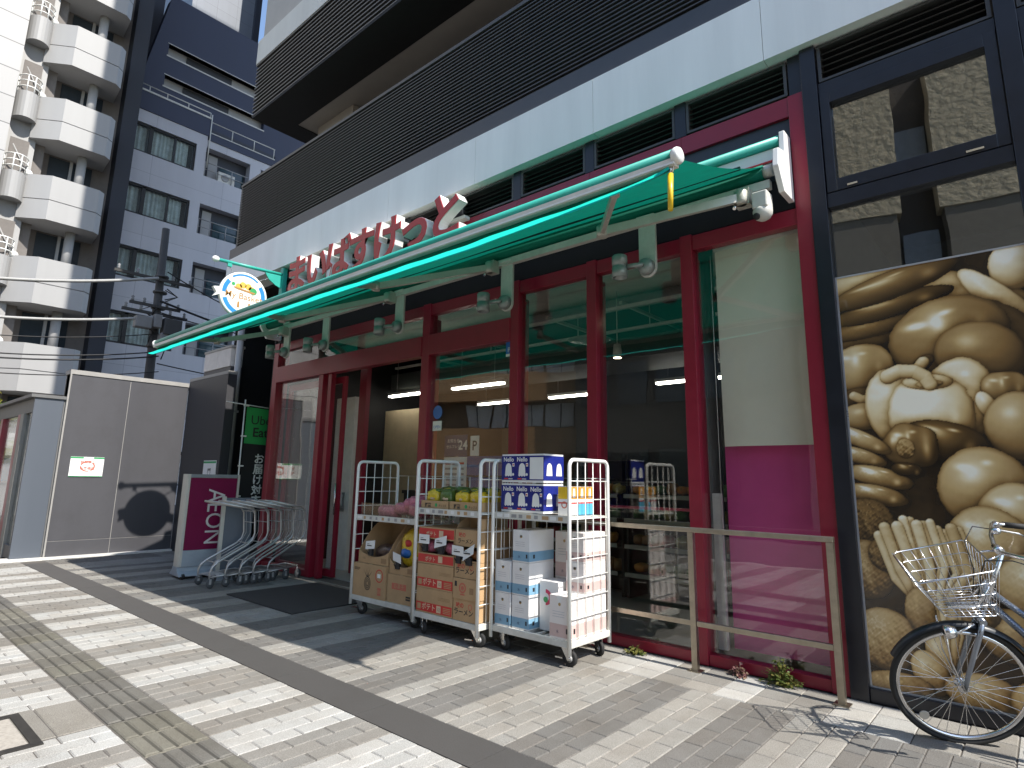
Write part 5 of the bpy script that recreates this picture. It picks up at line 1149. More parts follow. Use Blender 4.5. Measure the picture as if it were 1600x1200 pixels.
bk.rotation_euler = (R(9), 0, R(-4)); bk.location = (-.515, 4.66, 0); bk.scale = (1.05, 1.05, 1.05)

# ------------------------------------------------------------------ pixel -> plane helpers for far things
def ray(px, py): return rt_fw(px, py)
def rt_fw(px, py): return fw + r2 * ((px - 800) / F) + d2 * ((py - 570.83) / F)
def at_x(px, py, X): d = ray(px, py); t_ = X / d.x; return Vector((X, d.y * t_, 1.45 + d.z * t_))

# ------------------------------------------------------------------ grey boundary wall at the end of the pavement
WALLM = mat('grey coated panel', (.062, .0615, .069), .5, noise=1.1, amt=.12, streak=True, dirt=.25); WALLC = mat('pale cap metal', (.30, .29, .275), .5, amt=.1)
t = thing('boundary_wall', 'tall smooth grey panelled wall closing off the end of the pavement', 'wall', (-13, 3.8, 0))
for y0, y1 in ((2.79, 3.735), (3.745, 4.77)):
    g = MB(); g.box(-13.2, -12.9, y0, y1, .29, 3.17, WALLM); g.build('panel', t)
    g = MB(); g.box(-13.2, -12.895, y0, y1, 0.03, .28, WALLM); g.build('plinth', t)
g = MB(); g.box(-13.15, -12.905, 2.79, 4.77, .03, 3.17, WALLC); g.build('joint_backing', t)
g = MB(); g.box(-13.22, -12.885, 2.775, 4.775, 3.172, 3.25, WALLC); g.build('cap', t)
g = MB(); g.box(-12.895, -12.875, 2.775, 2.80, 0.03, 3.17, WALLC); g.build('corner_trim', t)
g = MB(); g.box(-12.9, -11.15, 4.785, 4.95, 0, 3.28, mat('shaded grey panel', (.04, .04, .046), .5, noise=1.1, amt=.12, streak=True)); g.build('return_panel', t)  # darker copy of the wall panel colour, shade of this side put into it
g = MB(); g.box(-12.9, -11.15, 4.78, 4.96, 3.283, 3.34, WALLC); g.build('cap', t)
g = MB()
for k in range(2): g.box(-12.75 + k * .6, -12.16 + k * .6, 4.965, 5.2, 3.5, 3.86, mat('pale upstand', (.6, .57, .54), .6))
g.box(-12.77, -11.53, 4.955, 5.22, 3.865, 3.91, WALLC); g.box(-12.75, -11.55, 4.98, 5.2, 0, 3.497, WALLM); g.build('upstand', t)
g = MB(); g.tube([(-11.42, 5.06, .0), (-11.42, 5.06, 5.0)], .06, mat('pale grey pipe', (.42, .42, .41), .5), 12)
for z in (1.2, 2.6, 4.0): g.box(-11.49, -11.35, 5.0, 5.13, z, z + .04, GREY)
solo(g, 'drainpipe', 'pale grey vertical drainpipe in the dark gap beside the shop', 'drainpipe')
def notice(verts, label, loc, nx):
    g = MB(); a, b, z0, z1 = verts
    if nx:
        X = -12.9; g.box(X + .002, X + .012, a, b, z0, z1, PAPER); xx = X + .0135
        rectx = lambda ya, yb, za, zb, m: g.quad((xx, ya, za), (xx, yb, za), (xx, yb, zb), (xx, ya, zb), m)
        w = b - a; h = z1 - z0; rectx(a, b - w * .62, z1 - h * .09, z1 - h * .01, GREEN); rectx(a + w * .68, b, z1 - h * .09, z1 - h * .01, GREEN); rectx(a, b, z0, z0 + h * .03, GREEN)
        cy, cz = a + w * .52, z0 + h * .52; vs = []
        for k in range(24):
            an = 2 * math.pi * k / 24
            for r_ in (.075, .092): vs.append((xx, cy + 1.25 * r_ * math.cos(an), cz + r_ * math.sin(an)))
        g.add(vs, [(2 * k, 2 * k + 1, (2 * k + 3) % 48, (2 * k + 2) % 48) for k in range(24) if k % 8 != 3], PALERED)
        for row, (zz, s_) in enumerate(((.74, '駐輪禁止'), (.42, 'お客様用'))): g.text(s_, (xx + .0006, cy, z0 + h * zz - .02), (0, 1, 0), (0, 0, 1), .055, PALERED, bold=.01)
        rectx(a + w * .12, b - w * .1, z0 + h * .38, z0 + h * .39, PALERED)
    else:
        Y = 4.785; g.box(a, b, Y - .012, Y - .002, z0, z1, PAPER); rect(g, a, b, Y - .0135, z1 - .05, z1 - .015, GREEN); ring(g, (a + b) / 2, Y - .0135, (z0 + z1) / 2 - .02, .05, .062, INK); g.text('お客様', ((a + b) / 2, Y - .014, (z0 + z1) / 2 + .02), UX, UZ, .05, INK, bold=.01)
    return solo(g, 'notice_plate', label, 'notice')
notice((2.965, 3.475, 1.375, 1.72), 'white notice plate with green edge and faint red print on the sunlit grey wall', None, True)
notice((-11.78, -11.25, 1.30, 1.70), 'white notice plate with green edge on the shaded wall behind the floor sign', None, False)

# ------------------------------------------------------------------ shelter at the left edge
t = thing('entrance_shelter', 'low glazed shelter with a blue grey end panel left of the grey wall', 'shelter', (-14, 2.6, 0))
SHP = mat('blue grey end panel', (.08, .093, .115), .45, noise=1.2, amt=.07, streak=True); SHF = mat('shelter fascia grey', (.13, .13, .13), .5)
g = MB(); g.box(-13.0, -12.93, 2.34, 2.75, .02, 2.70, SHP); g.build('end_panel', t)
g = MB(); g.box(-13.0, -12.94, 2.755, 2.785, .02, 2.72, SHF); g.build('panel_edge', t)
g = MB(); g.box(-19, -12.90, 2.28, 2.80, 2.705, 2.76, SHF); g.box(-19, -13.0, 2.36, 2.44, 2.46, 2.70, SHF); g.build('roof', t)
g = MB(); g.box(-19, -13.01, 2.36, 2.42, .02, .22, SHF); g.build('sill', t)
for xa, xb, m in ((-14.06, -13.86, RED), (-13.85, -13.60, mat('shelter post grey', (.25, .25, .23), .5)), (-15.6, -15.4, RED)): g = MB(); g.box(xa, xb, 2.34, 2.46, .0, 2.46, m); g.build('post', t)
for xa, xb in ((-13.6, -13.01), (-15.4, -14.06), (-19, -15.6)): g = MB(); g.box(xa, xb, 2.39, 2.40, .22, 2.46, CLEAR); g.build('pane', t)
g = MB(); c = at_x(25, 735, -16); g.box(-16.05, -16.0, c.y - .45, c.y + .5, c.z - .22, c.z + .25, PBLUE); g.box(-16.06, -16.05, c.y - .5, c.y + .5, 0.0, c.z + .3, mat('pale board', (.55, .56, .56), .6)); vs = []
for k in range(20): a = 2 * math.pi * k / 20; vs.append((-15.998, c.y + .10 + .12 * math.cos(a), c.z + .02 + .12 * math.sin(a)))
g.add(vs, [tuple(range(20))], PAPER); solo(g, 'blue_sign', 'blue sign with a white disc seen through the shelter glass', 'sign')

# ------------------------------------------------------------------ leafy street tree beyond the shelter
def leafy(cx, cy, h, r, n, seed, label, m1, m2):
    rnd = random.Random(seed); t = thing('street_tree', label, 'tree', (cx, cy, 0))
    BARK = mat('tree bark', (.10, .075, .055), .9, bump=.5, bscale=30)
    g = MB(); g.tube([(cx, cy, -.1), (cx + .05, cy, h * .3), (cx, cy + .05, h * .6), (cx + .03, cy, h * .9)], [.13, .10, .07, .02], BARK, 8)
    L = []
    for k in range(14):
        a = rnd.uniform(0, 6.28); z = h * rnd.uniform(.4, .85); e = Vector((cx + math.cos(a) * r * .8, cy + math.sin(a) * r * .8, z + r * .5)); s0 = Vector((cx, cy, z)); g.tube([s0, s0.lerp(e, .5) + Vector((0, 0, .1)), e], [.04, .025, .008], BARK, 6); L.append((s0, e))
    g.build('trunk', t)
    g = MB()
    for k in range(n):
        s0, e = rnd.choice(L); p = s0.lerp(e, rnd.uniform(.3, 1.15)) + Vector((rnd.gauss(0, .22), rnd.gauss(0, .22), rnd.gauss(0, .2))) * r * .6
        d = Vector((rnd.gauss(0, 1), rnd.gauss(0, 1), rnd.gauss(-.2, .6))).normalized(); u = d.cross(Vector((rnd.gauss(0, .6), rnd.gauss(0, .6), 1))).normalized(); ln = rnd.uniform(.07, .14)
        g.add([p, p + d * ln * .5 + u * ln * .32, p + d * ln, p + d * ln * .5 - u * ln * .32], [(0, 1, 2, 3)], m1 if rnd.random() < .6 else m2)
    g.build('crown', t)
leafy(-19.5, 2.15, 3.3, .75, 1800, 4, 'small yellow green street tree at the left edge beyond the shelter', mat('autumn leaf', (.30, .28, .03), .6, amt=.4, trans=.35), mat('fresh leaf', (.10, .17, .03), .6, amt=.4, trans=.35))

# ------------------------------------------------------------------ utility pole with gear and cables
PX, PY = -20.0, 6.25
t = thing('utility_pole', 'concrete utility pole crowded with boxes and brackets beyond the grey wall', 'utility pole', (PX, PY, 0))
POLE = mat('pole concrete grey', (.05, .049, .048), .8, amt=.2); GEAR = mat('pole gear grey', (.20, .20, .20), .5)
g = MB(); g.tube([(PX, PY + .05, -.15), (PX, PY, 4), (PX, PY - .06, 9.0)], [.15, .13, .105], POLE, 16); g.build('shaft', t)
def pz(px, py): v = at_x(px, py, PX); return v
for px, py, w, h, d in ((217, 506, .42, .34, .3), (239, 505, .22, .40, .3), (261, 515, .5, .5, .35), (248, 530, .2, .25, .3)):
    v = pz(px, py); g = MB(); g.box(PX + .15, PX + .15 + d, v.y - w / 2, v.y + w / 2, v.z - h / 2, v.z + h / 2, GEAR if px != 261 else mat('dark gear', (.05, .05, .05), .6)); g.build('equipment_box', t, bevel=.02)
for py, w in ((437, 1.1), (480, .7), (492, .9)):
    v = pz(240, py); g = MB(); g.box(PX + .12, PX + .2, v.y - w, v.y + w, v.z - .04, v.z + .04, POLE)
    for q in (-.9, -.45, .45, .9): g.lathe([(.03, 0), (.05, .04), (.03, .08), (.05, .12), (.02, .16)], (PX + .16, v.y + q * w, v.z + .04), 'z', GEAR, 8)
    g.build('crossarm', t)
g = MB()
for z in (5.2, 5.9, 6.4, 6.9, 7.4): g = MB(); g.lathe([(.19, 0), (.2, .02), (.19, .06)], (PX, PY, z), 'z', mat('dark gear', (.05, .05, .05), .6), 14); g.build('clamp_ring', t)
g = MB()
for k in range(10):
    a = random.uniform(0, 6.28); z = random.uniform(5, 7.2); g.tube([(PX + .18 * math.cos(a), PY + .18 * math.sin(a), z), (PX + .4 * abs(math.cos(a)), PY + .5 * math.sin(a), z - .2), (PX + .18, PY + .2 * math.sin(a + 1), z - random.uniform(.3, .6))], .018, RUBBER, 5)
g.build('fittings', t)
CABW = mat('sunlit cable sleeve', (.33, .33, .32), .6); CABK = mat('black cable', (.012, .012, .013), .6)
def cable(a, b, sag, r, m, label):
    a, b = Vector(a), Vector(b); g = MB(); g.tube([a.lerp(b, k / 16) - Vector((0, 0, sag * 4 * (k / 16) * (1 - k / 16))) for k in range(17)], r, m, 6); solo(g, 'overhead_cable', label, 'cable', 'overhead cables on the pole')
W_ = [(432, .045, CABW, 'thick pale overhead cable, uppermost one left of the pole'), (492, .04, CABW, 'thick pale overhead cable, second one down left of the pole'), (521, .014, CABK, 'thin dark overhead cable crossing left between the two lowest balconies'), (549, .018, CABK, 'dark overhead cable left of the pole, just above the lowest ones'), (556, .022, CABK, 'dark overhead cable with a black sleeve left of the pole'), (580, .014, CABK, 'lowest thin dark overhead cable left of the pole')]
for py, r, m, lb in W_:
    a = pz(243, py + (2 if py > 500 else 5)); b = at_x(-60, py - 2, PX + .4); cable((a.x + .25, a.y, a.z), b, .12, r, m, lb)
for (p0, p1, r, sag, lb) in (((262, 425), (352, 470), .02, .15, 'dark overhead cable sagging right of the pole towards the round sign'), ((250, 470), (345, 505), .035, .05, 'thick black overhead cable right of the pole above the awning tip'), ((250, 488), (330, 508), .018, .08, 'thin dark overhead cable right of the pole below the thick black one'), ((245, 568), (360, 590), .018, .05, 'dark overhead cable right of the pole passing above the grey wall')):
    a = at_x(*p0, PX + .3); b = at_x(*p1, PX + .3); e = a + (b - a) * 2.2; cable(a, e, sag, r, CABK, lb)

# ------------------------------------------------------------------ white block with octagonal balconies
AW = grid_mat('white wall tile', (.37, .366, .363), (.35, .35, .36), 3.2, 1.03, .5, .06, 'YZ', .02)
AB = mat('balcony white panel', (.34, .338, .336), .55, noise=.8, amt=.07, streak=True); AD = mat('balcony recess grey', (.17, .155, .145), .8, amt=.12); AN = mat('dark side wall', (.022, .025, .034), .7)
t = thing('balcony_block', 'white apartment block with stacked octagonal balconies at the left', 'building', (-30, 0, 0))
g = MB(); g.box(-40, -26.0, -14, 2.74, 0, 34, AW); g.build('tiled_wall', t)
g = MB(); g.box(-40, -26.75, 2.745, 3.62, 0, 34, AB); g.build('stair_wall', t)
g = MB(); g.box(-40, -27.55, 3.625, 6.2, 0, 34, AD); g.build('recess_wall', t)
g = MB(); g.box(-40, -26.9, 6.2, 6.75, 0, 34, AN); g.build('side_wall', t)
lv = [1.03 + 3.1 * k for k in range(8)]
for k, z in enumerate(lv):
    zb, zt = z, z + 1.68
    out = [(-27.54, 3.4), (-26.62, 3.4), (-26.0, 4.16), (-26.0, 5.62), (-26.2, 5.83), (-27.54, 5.95)]
    g = MB(); g.prism(out, 'z', zb, zb + .74, AB); g.prism(out, 'z', zb + .77, zt, AB)
    ins = [(-27.54, 3.43), (-26.66, 3.43), (-26.03, 4.18), (-26.03, 5.60), (-26.23, 5.80), (-27.54, 5.92)]; g.prism(ins, 'z', zb + .735, zb + .775, mat('joint line grey', (.2, .2, .21), .7)); b_ = g.build('balcony', t)
    g = MB(); g.box(-27.549, -27.5, 4.2, 5.6, zt, zt + 1.35, mat('dark balcony glazing', (.03, .04, .05), .15)); g.box(-27.5, -27.45, 4.85, 4.95, zt, zt + 1.4, GREY); g.build('window', t)
    g = MB(); g.lathe([(.16, 0), (.16, 1.42)], (-26.85, 5.1, zt), 'z', AB, 16); g.build('balcony_column', t); g = MB(); g.box(-27.5, -27.0, 3.65, 3.95, zt, zt + 1.42, AD); g.build('balcony_pier', t)
    # small half-round balcony with a rail beside the stair wall
    c = (-26.72, 3.16, z + 1.35); vs = []
    g = MB(); ho = [(-26.74, 2.78)] + [(-26.74 + .52 * math.sin(a), 3.16 - .38 * math.cos(a)) for a in [math.pi * q / 12 for q in range(13)]] + [(-26.74, 3.54)]
    g.prism(ho, 'z', z + .55, z + 1.55, AB); hb_ = g.build('round_balcony', t)
    g = MB()
    for zz in (1.75, 1.98, 2.2): g.tube([(-26.74 + .48 * math.sin(a), 3.16 - .35 * math.cos(a), z + zz) for a in [math.pi * q / 10 for q in range(11)]], .025, WHITE, 6)
    for q in (1, 4, 6, 9): a = math.pi * q / 10; g.tube([(-26.74 + .48 * math.sin(a), 3.16 - .35 * math.cos(a), z + 1.5), (-26.74 + .48 * math.sin(a), 3.16 - .35 * math.cos(a), z + 2.2)], .02, WHITE, 6)
    g.build('railing', hb_)
    g = MB(); g.box(-26.74, -26.70, 2.9, 3.45, z + 1.55, z + 2.95, AD); g.build('opening', t)
    g = MB(); g.blob((-26.6, 3.55, z + 1.72), (.13, .13, .13), WHITE, amp=0, n=8); g.tube([(-26.72, 3.0, z + 2.7), (-26.62, 3.5, z + 1.72)], .03, GREY, 6); g.build('ball_lamp', t)

# ------------------------------------------------------------------ navy and white office block
NV = mat('navy render', (.035, .042, .075), .6, noise=.6, amt=.12, streak=True); WT = grid_mat('pale office tile', (.50, .50, .535), (.66, .66, .68), 3.4, 3.13, .5, .08, 'YZ', .012)
WINF = mat('dark window frame', (.03, .03, .03), .4); CURT = mat('window curtain', (.74, .75, .74), .8, noise=3, amt=.35); OG = glass_mat('office glass', (.85, .9, .9), 1.45, base=.03)
t = thing('office_block', 'white and navy office block with ribbon windows in shade at the end of the street', 'building', (-35, 12, 0))
X = -31.0
g = MB(); g.box(-45, X - .5, 7.5, 24, 0, 19.5, mat('office core', (.05, .055, .07), .7)); g.build('core_wall', t)
g = MB(); tops = [18.1 - 3.13 * k for k in range(6)]
def wall(y0, y1, holes, zhi, zlo=0):
    z = zhi
    for top, bot in holes: g.box(X - .49, X, y0, y1, top, z, WT); z = bot
    g.box(X - .49, X, y0, y1, zlo, z, WT)
g.box(X - .49, X, 7.5, 7.60, 0, 18.75, WT); wall(7.6, 10.5, [(tp, tp - 1.5) for tp in tops], 18.75); g.box(X - .49, X, 10.5, 10.98, 0, 18.75, WT)
wall(10.98, 13.3, [(tp + .05, tp - 1.55) for tp in tops], 18.55); g.box(X - .49, X, 13.3, 13.9, 0, 18.55, WT); wall(13.9, 18, [(tp, tp - 1.5) for tp in tops], 18.55); g.box(X - .49, X, 18, 24, 0, 18.55, WT)
g.build('front_wall', t)
for tp in tops:
    g = MB(); z0, z1 = tp - 1.48, tp - .02
    for ya, yb in ((7.6, 7.68), (8.38, 8.52), (9.5, 9.58), (10.42, 10.5)): g.box(X - .2, X - .08, ya, yb, z0, z1, WINF)
    g.box(X - .2, X - .08, 7.68, 10.42, z0, z0 + .08, WINF); g.box(X - .2, X - .08, 7.68, 10.42, z1 - .08, z1, WINF); w_ = g.build('window', t)
    g = MB(); g.box(X - .15, X - .14, 7.68, 10.42, z0 + .08, z1 - .08, OG); g.build('pane', w_)
    g = MB(); vs = []; n = 50
    for (ya, yb) in ((7.75, 8.3), (8.6, 9.5), (9.6, 10.2)):
        o = len(vs)
        for i in range(n + 1):
            y = ya + (yb - ya) * i / n
            for zz in (z0 + .1, z1 - .1): vs.append((X - .28 + .035 * math.sin(y * 34 + .8 * math.sin(y * 9)), y, zz))
    g.add(vs, [(s_ * 2 * (n + 1) + 2 * i, s_ * 2 * (n + 1) + 2 * i + 2, s_ * 2 * (n + 1) + 2 * i + 3, s_ * 2 * (n + 1) + 2 * i + 1) for s_ in range(3) for i in range(n)], CURT, True); g.build('curtain', w_)
    # recessed balcony with rail
    g = MB(); g.tube([(X - .05, 11.0, tp - .75), (X - .05, 13.3, tp - .75)], .03, GREY, 6); g.tube([(X - .05, 11.0, tp - 1.15), (X - .05, 13.3, tp - 1.15)], .02, GREY, 6)
    for y in (11.02, 11.6, 12.4, 13.28): g.tube([(X - .05, y, tp - 1.55), (X - .05, y, tp - .75)], .025, GREY, 6)
    g.build('balcony_rail', t)
    g = MB(); g.box(X - .499, X - .45, 11.3, 11.75, tp - 1.5, tp - .1, AB); g.box(X - .499, X - .46, 11.9, 13.2, tp - 1.5, tp - .5, mat('dark teal glazing', (.02, .05, .06), .1)); g.build('balcony_window', t)
    g = MB(); g.box(X - .2, X - .1, 14.0, 17.9, tp - 1.45, tp - .05, mat('dark teal glazing', (.02, .05, .06), .1)); g.build('rear_window', t)
g = MB(); g.box(X - .6, X + .04, 7.5, 11.05, 18.76, 19.72, NV); g.box(X - .6, X + .04, 11.06, 14.6, 18.56, 18.95, NV); g.box(X - .6, X + .02, 14.62, 24, 18.0, 19.2, NV); g.build('parapet', t)
g = MB(); g.box(X - .12, X + .06, 7.48, 11.06, 19.73, 19.82, WHITE2)
for zz in (20.1,): g.tube([(X - .03, 7.55, zz), (X - .03, 11.0, zz)], .03, WHITE2, 6)
for y in (7.55, 8.1, 8.9, 9.9, 11.0): g.tube([(X - .03, y, 19.8), (X - .03, y, 20.1)], .025, WHITE2, 6)
g.tube([(X + .05, 11.06, 17.0), (X + .05, 11.06, 20.0)], .03, WHITE2, 6); g.tube([(X - .03, 11.1, 19.62), (X - .03, 14.6, 19.62)], .03, WHITE2, 6); g.box(X - .1, X + .06, 11.07, 14.6, 18.952, 19.0, WHITE2)
for y in (12.2, 13.4, 14.55): g.tube([(X - .03, y, 19.0), (X - .03, y, 19.62)], .025, WHITE2, 6)
g.build('parapet_rail', t)
# set back navy upper storeys with slot windows
XU = X - .9
g = MB()
def nav(y0, y1, z0, z1): g.box(XU - .6, XU, y0, y1, z0, z1, NV)
g.prism([(7.62, 19.5), (8.9, 19.5), (8.9, 26.0), (8.75, 26.0)], 'x', XU - .6, XU, NV)
nav(8.9, 14.2, 19.5, 21.0); nav(8.9, 14.2, 21.62, 22.75); nav(8.9, 14.2, 23.4, 26.2); nav(14.2, 26, 19.5, 26.2); g.build('upper_wall', t)
g = MB()
for z0, z1 in ((21.0, 21.62), (22.75, 23.4)):
    g.box(XU - .62, XU - .35, 8.9, 14.2, z0, z1, AB)
    g.box(XU - .35, XU - .30, 9.9, 12.3, z0 + .1, z1 - .05, WINF); g.box(XU - .3, XU + .02, 8.85, 14.25, z0 - .07, z0, WHITE2); g.box(XU - .3, XU + .02, 8.85, 14.25, z1, z1 + .04, WHITE2)
g.build('slot_window', t)
t = thing('air_conditioner', 'white air conditioner unit on a balcony of the navy office block', 'air conditioner', (X - .3, 12.2, 16.6))
g = MB(); g.box(X - .42, X - .12, 11.75, 12.6, 16.58, 17.15, WHITE2); g.build('case', t); g = MB(); g.lathe([(.2, 0), (.2, .012), (.16, .014), (.001, .014)], (X - .12, 12.1, 16.87), 'x', GREY, 18); g.build('fan_grille', t)
g = MB(); g.box(-36, -33, 7.3, 8.75, 19.6, 40, mat('dark shaft', (.03, .035, .05), .6)); g.build('service_tower', t)
g = MB(); g.tube([(-32.2, 7.45, 0), (-32.2, 7.45, 40)], .06, GREY, 8); g.build('riser_pipe', t)
# far towers behind
t = thing('pale_tower', 'pale panelled tower rising behind the navy block', 'building', (-50, 14, 0))
g = MB(); g.box(-60, -45, 13.7, 18.6, 0, 60, grid_mat('tower pale panel', (.17, .19, .225), (.55, .55, .58), 1.5, 1.1, .5, .08, 'YZ', .012)); g.build('wall', t)
g = MB(); g.box(-45.2, -44.7, 18.3, 18.75, 0, 60, mat('dark shaft', (.05, .06, .08), .5)); g.build('corner_shaft', t)
t = thing('grey_tower', 'light grey tower at the right of the sliver of sky', 'building', (-42, 19, 0))
g = MB(); g.prism([(-40, 17.25), (-40, 30), (-55, 30), (-55, 24.2)], 'z', 0, 60, grid_mat('tower grey panel', (.15, .15, .165), (.5, .5, .52), 2.1, 2.6, .6, .08, 'YZ', .015)); g.build('wall', t)
g = MB(); g.box(-39.99, -39.9, 18.6, 18.9, 0, 60, NV); g.build('edge_strip', t)

# ------------------------------------------------------------------ buildings over the road: seen as reflections in the shop glass
TAN = grid_mat('tan brick', (.42, .25, .12), (.75, .7, .65), .4, .12, .8, .2, 'XZ', .008)
t = thing('tan_building', 'tan brick building with white windows across the road', 'building', (-16, -9, 0)); tanb = t
g = MB(); g.box(-24, -13.9, -16, -9.2, 0, 3.55, TAN); g.box(-24, -13.9, -16, -9.6, 3.55, 4.72, mat('tan shade wall', (.25, .18, .11), .8)); g.box(-24, -13.9, -16, -8.95, 4.72, 5.85, TAN); g.box(-24, -13.9, -16, -9.6, 5.85, 7.0, MATS['tan shade wall']); g.box(-24, -13.9, -16, -8.95, 7.0, 8.2, TAN); g.box(-24, -13.9, -16, -9.6, 8.2, 9.2, MATS['tan shade wall']); g.build('wall', t)
for z in (3.6, 5.9, 8.25):
    for k in range(4): g = MB(); x = -18.8 + k * 1.2; g.box(x, x + 1.08, -9.59, -9.5, z, z + 1.0, mat('white blind window', (.75, .76, .76), .3)); g.box(x + .52, x + .56, -9.5, -9.48, z, z + 1, WINF); g.build('window', t)
g = MB(); g.box(-24, -20.2, -9.2, -8.9, 0, 9, mat('warm stone pier', (.48, .36, .22), .8)); g.build('pier', t)
t = thing('dark_building', 'dark office frontage across the road', 'building', (-10, -13, 0))
g = MB(); g.box(-13.8, -5.3, -18, -9.4, 0, 8.5, mat('dark brown render', (.09, .08, .07), .7)); g.build('wall', t)
for z in (1, 4.2, 6.6):
    for k in range(5): g = MB(); x = -13.4 + k * 1.6; g.box(x, x + 1.2, -9.39, -9.34, z, z + 1.6, mat('dark opposite glazing', (.05, .06, .07), .15)); g.build('window', t)
STU = mat('beige rough stucco', (.50, .43, .31), .9, noise=2, amt=.12, bump=1.0, bscale=5)
for n_ in STU.node_tree.nodes:
    if n_.type == 'BUMP': n_.inputs['Distance'].default_value = .05
t = thing('stucco_building', 'beige stucco building with dark bays across the road', 'building', (-2, -9, 0)); stub = t
for xa, xb in ((-5.2, -2.25), (-1.35, 1.8), (3.2, 12)): g = MB(); g.box(xa, xb, -16, -9.0, 9.0, 13.6, STU); g.box(xa + .1, xb - .1, -16, -9.05, 0, 9.0, mat('grey brown base wall', (.20, .18, .15), .8)); g.build('wall', t)
g = MB(); g.box(-5.2, 12, -16, -9.8, 0, 13.6, mat('dark bay brown', (.08, .068, .06), .7)); g.build('bay_wall', t)
for z in (4.0, 7.2, 10.4): g = MB(); g.box(-2.2, -1.4, -9.79, -9.7, z, z + 1.3, mat('pale blue glazing', (.3, .34, .4), .15)); g.box(1.9, 3.1, -9.79, -9.7, z, z + 1.3, MATS['pale blue glazing']); g.build('window', t)
g = MB(); g.tube([(-.9, -8.85, 0), (-.9, -8.85, 6.2), (-.2, -8.85, 6.7), (1.5, -8.85, 6.9)], .07, GREY, 8); solo(g, 'rain_pipe', 'grey bent rain pipe on the beige stucco front across the road', 'pipe')

# ------------------------------------------------------------------ inside the shop
LIT = mat('lit fluorescent tube', (1, .97, .88), .5, emit=9)
for i, (x, y) in enumerate(((-9.0, 7.3), (-7.2, 7.3), (-8.4, 9.2), (-6.5, 9.2), (-4.0, 8.8))):
    t = thing('ceiling_light', 'lit fluorescent batten inside the shop, ' + ('seen through the open doorway', 'upper one behind the pane beside the entrance', 'lower one behind the pane beside the entrance', 'behind the leftmost tall pane', 'behind the middle tall pane')[i], 'ceiling light', (x, y, 3.02), 'fluorescent battens inside the shop')
    g = MB(); g.box(x - .62, x + .62, y - .05, y + .05, 3.03, 3.08, WHITE); g.tube([(x - .4, y, 3.08), (x - .4, y, 3.9)], .006, GREY, 5); g.tube([(x + .4, y, 3.08), (x + .4, y, 3.9)], .006, GREY, 5); g.build('batten', t)
    g = MB(); g.tube([(x - .6, y - .03, 3.01), (x + .6, y - .03, 3.01)], .016, LIT, 8); g.tube([(x - .6, y + .03, 3.01), (x + .6, y + .03, 3.01)], .016, LIT, 8); g.build('tube', t)
sl_ = [(-2.75, 6.0, 3.42, 'white track spotlight hanging behind the tall middle pane'), (-4.0, 6.6, 3.1, 'white track spotlight hanging deeper inside behind the orange reflections')]
for x, y, z, lb in sl_:
    t = thing('track_light', lb, 'track light', (x, y, z)); g = MB(); g.lathe([(.001, .09), (.045, .085), (.055, 0), (.06, -.09)], (x, y, z), 'z', WHITE2, 16); g.tube([(x, y, z + .09), (x, y, 3.9)], .008, WHITE2, 6); g.build('lamp_head', t); g = MB(); g.lathe([(.001, -.092), (.05, -.092)], (x, y, z), 'z', mat('lit warm lamp', (1, .85, .6), .5, emit=9), 14); g.build('lamp_face', t)
t = thing('ceiling_disc', 'round grey disc hung from the ceiling behind the bay left of the tall panes', 'ceiling fitting', (-4.4, 6.4, 3.2))
g = MB(); g.lathe([(.001, .05), (.12, .045), (.28, .0), (.26, -.01), (.001, -.02)], (-4.3, 6.4, 3.25), 'z', mat('disc grey', (.3, .29, .27), .5), 28); g.build('disc', t); g = MB(); g.tube([(-4.3, 6.4, 3.3), (-4.3, 6.4, 3.95)], .014, WHITE2, 8); g.build('rod', t)
PROD = [mat('orange produce', (.75, .30, .05), .5, noise=30, amt=.3), mat('brown bread', (.45, .22, .08), .6, noise=30, amt=.3), mat('yellow pack', (.45, .35, .08), .4, noise=30, amt=.4), mat('red pack', (.4, .05, .05), .4, noise=30, amt=.4), mat('green pack', (.10, .22, .06), .4, noise=30, amt=.4)]
SHB = mat('black shelf', (.02, .02, .02), .5); STRIP = mat('price strip', (.5, .48, .42), .5)
def shelfunit(x0, x1, y0, label, seed, hts=(.32, .66, .98, 1.28)):
    rnd = random.Random(seed); t = thing('grocery_shelf', label, 'shelf', ((x0 + x1) / 2, y0 + .3, 0), 'grocery shelves inside the shop')
    g = MB(); g.box(x0, x1, y0 + .55, y0 + .6, 0, 1.85, SHB); g.box(x0, x0 + .03, y0 + .1, y0 + .55, 0, 1.8, SHB); g.box(x1 - .03, x1, y0 + .1, y0 + .55, 0, 1.8, SHB); g.build('back_panel', t)
    for h in hts: g = MB(); g.box(x0 + .03, x1 - .03, y0, y0 + .549, h - .03, h, SHB); g.box(x0 + .03, x1 - .03, y0 - .008, y0, h - .04, h + .01, STRIP); g.build('shelf_board', t)
    g = MB()
    for h in hts:
        x = x0 + .1
        while x < x1 - .12:
            w = rnd.uniform(.05, .09); m = rnd.choice(PROD); g.blob((x + w, y0 + .15, h + .07), (w, .11, rnd.uniform(.05, .09)), m, rnd.randint(0, 999), .12, 6, .75); x += 2 * w + .012
    o = g.build('packed_goods', t); o['kind'] = 'stuff'
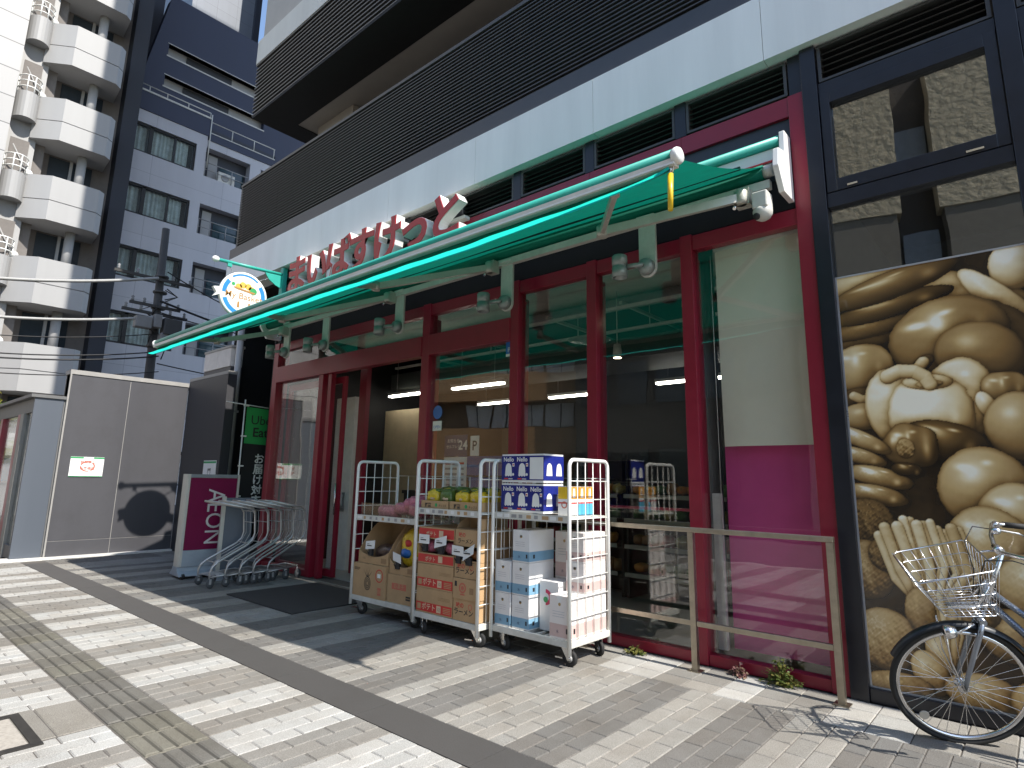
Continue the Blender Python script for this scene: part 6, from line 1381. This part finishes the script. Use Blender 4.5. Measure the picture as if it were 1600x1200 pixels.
shelfunit(-5.6, -4.2, 6.9, 'dark grocery shelf with orange and brown goods behind the left tall pane', 1); shelfunit(-4.15, -2.75, 6.9, 'dark grocery shelf with orange and brown goods behind the middle pane', 2); shelfunit(-2.7, -1.4, 6.9, 'dark grocery shelf half hidden behind the blind', 3); shelfunit(-7.6, -5.8, 7.9, 'dark grocery shelf deep inside behind the entrance pane', 4)
for k in range(3):
    t = thing('black_crate', 'stacked black crate with yellow label inside the doorway, %s of three' % ('bottom', 'middle', 'top')[k], 'crate', (-7.1, 6.2, .3 + k * .42), 'black crates inside the doorway')
    z = .012 + k * .42; g = MB(); g.box(-7.55, -6.6, 6.1, 6.6, z, z + .40, mat('crate black', (.014, .014, .015), .5)); g.box(-7.58, -6.57, 6.08, 6.62, z + .36, z + .41, MATS['crate black']); g.build('crate_body', t)
    g = MB(); g.box(-6.95, -6.78, 6.074, 6.079, z + .12, z + .24, YEL); g.box(-7.45, -7.3, 6.093, 6.098, z + .1, z + .2, YEL); g.build('crate_label', t)
for k, (x, z) in enumerate(((-6.3, 1.5), (-5.75, 1.5), (-6.05, 1.2))):
    t = thing('blue_crate', 'blue plastic crate stacked inside behind the navy packs, %s' % ('upper left one', 'upper right one', 'lower one')[k], 'crate', (x, 6.5, z), 'blue crates inside the shop')
    g = MB(); m = mat('blue crate plastic', (.03, .10, .42), .4); g.box(x - .25, x + .25, 6.3, 6.32, z, z + .27, m); g.box(x - .25, x + .25, 6.63, 6.65, z, z + .27, m); g.box(x - .25, x - .23, 6.32, 6.63, z, z + .27, m); g.box(x + .23, x + .25, 6.32, 6.63, z, z + .27, m); g.box(x - .23, x + .23, 6.32, 6.63, z, z + .02, m); g.box(x - .27, x + .27, 6.28, 6.3, z + .22, z + .27, m); g.build('crate_body', t)
g = MB(); g.box(-6.6, -5.45, 6.25, 6.7, .012, 1.195, KRAFT2); solo(g, 'display_table', 'plain brown display base carrying the blue crates inside the shop', 'display')

tanb.rotation_euler = (0, 0, R(-24)); stub.rotation_euler = (0, 0, R(-12))
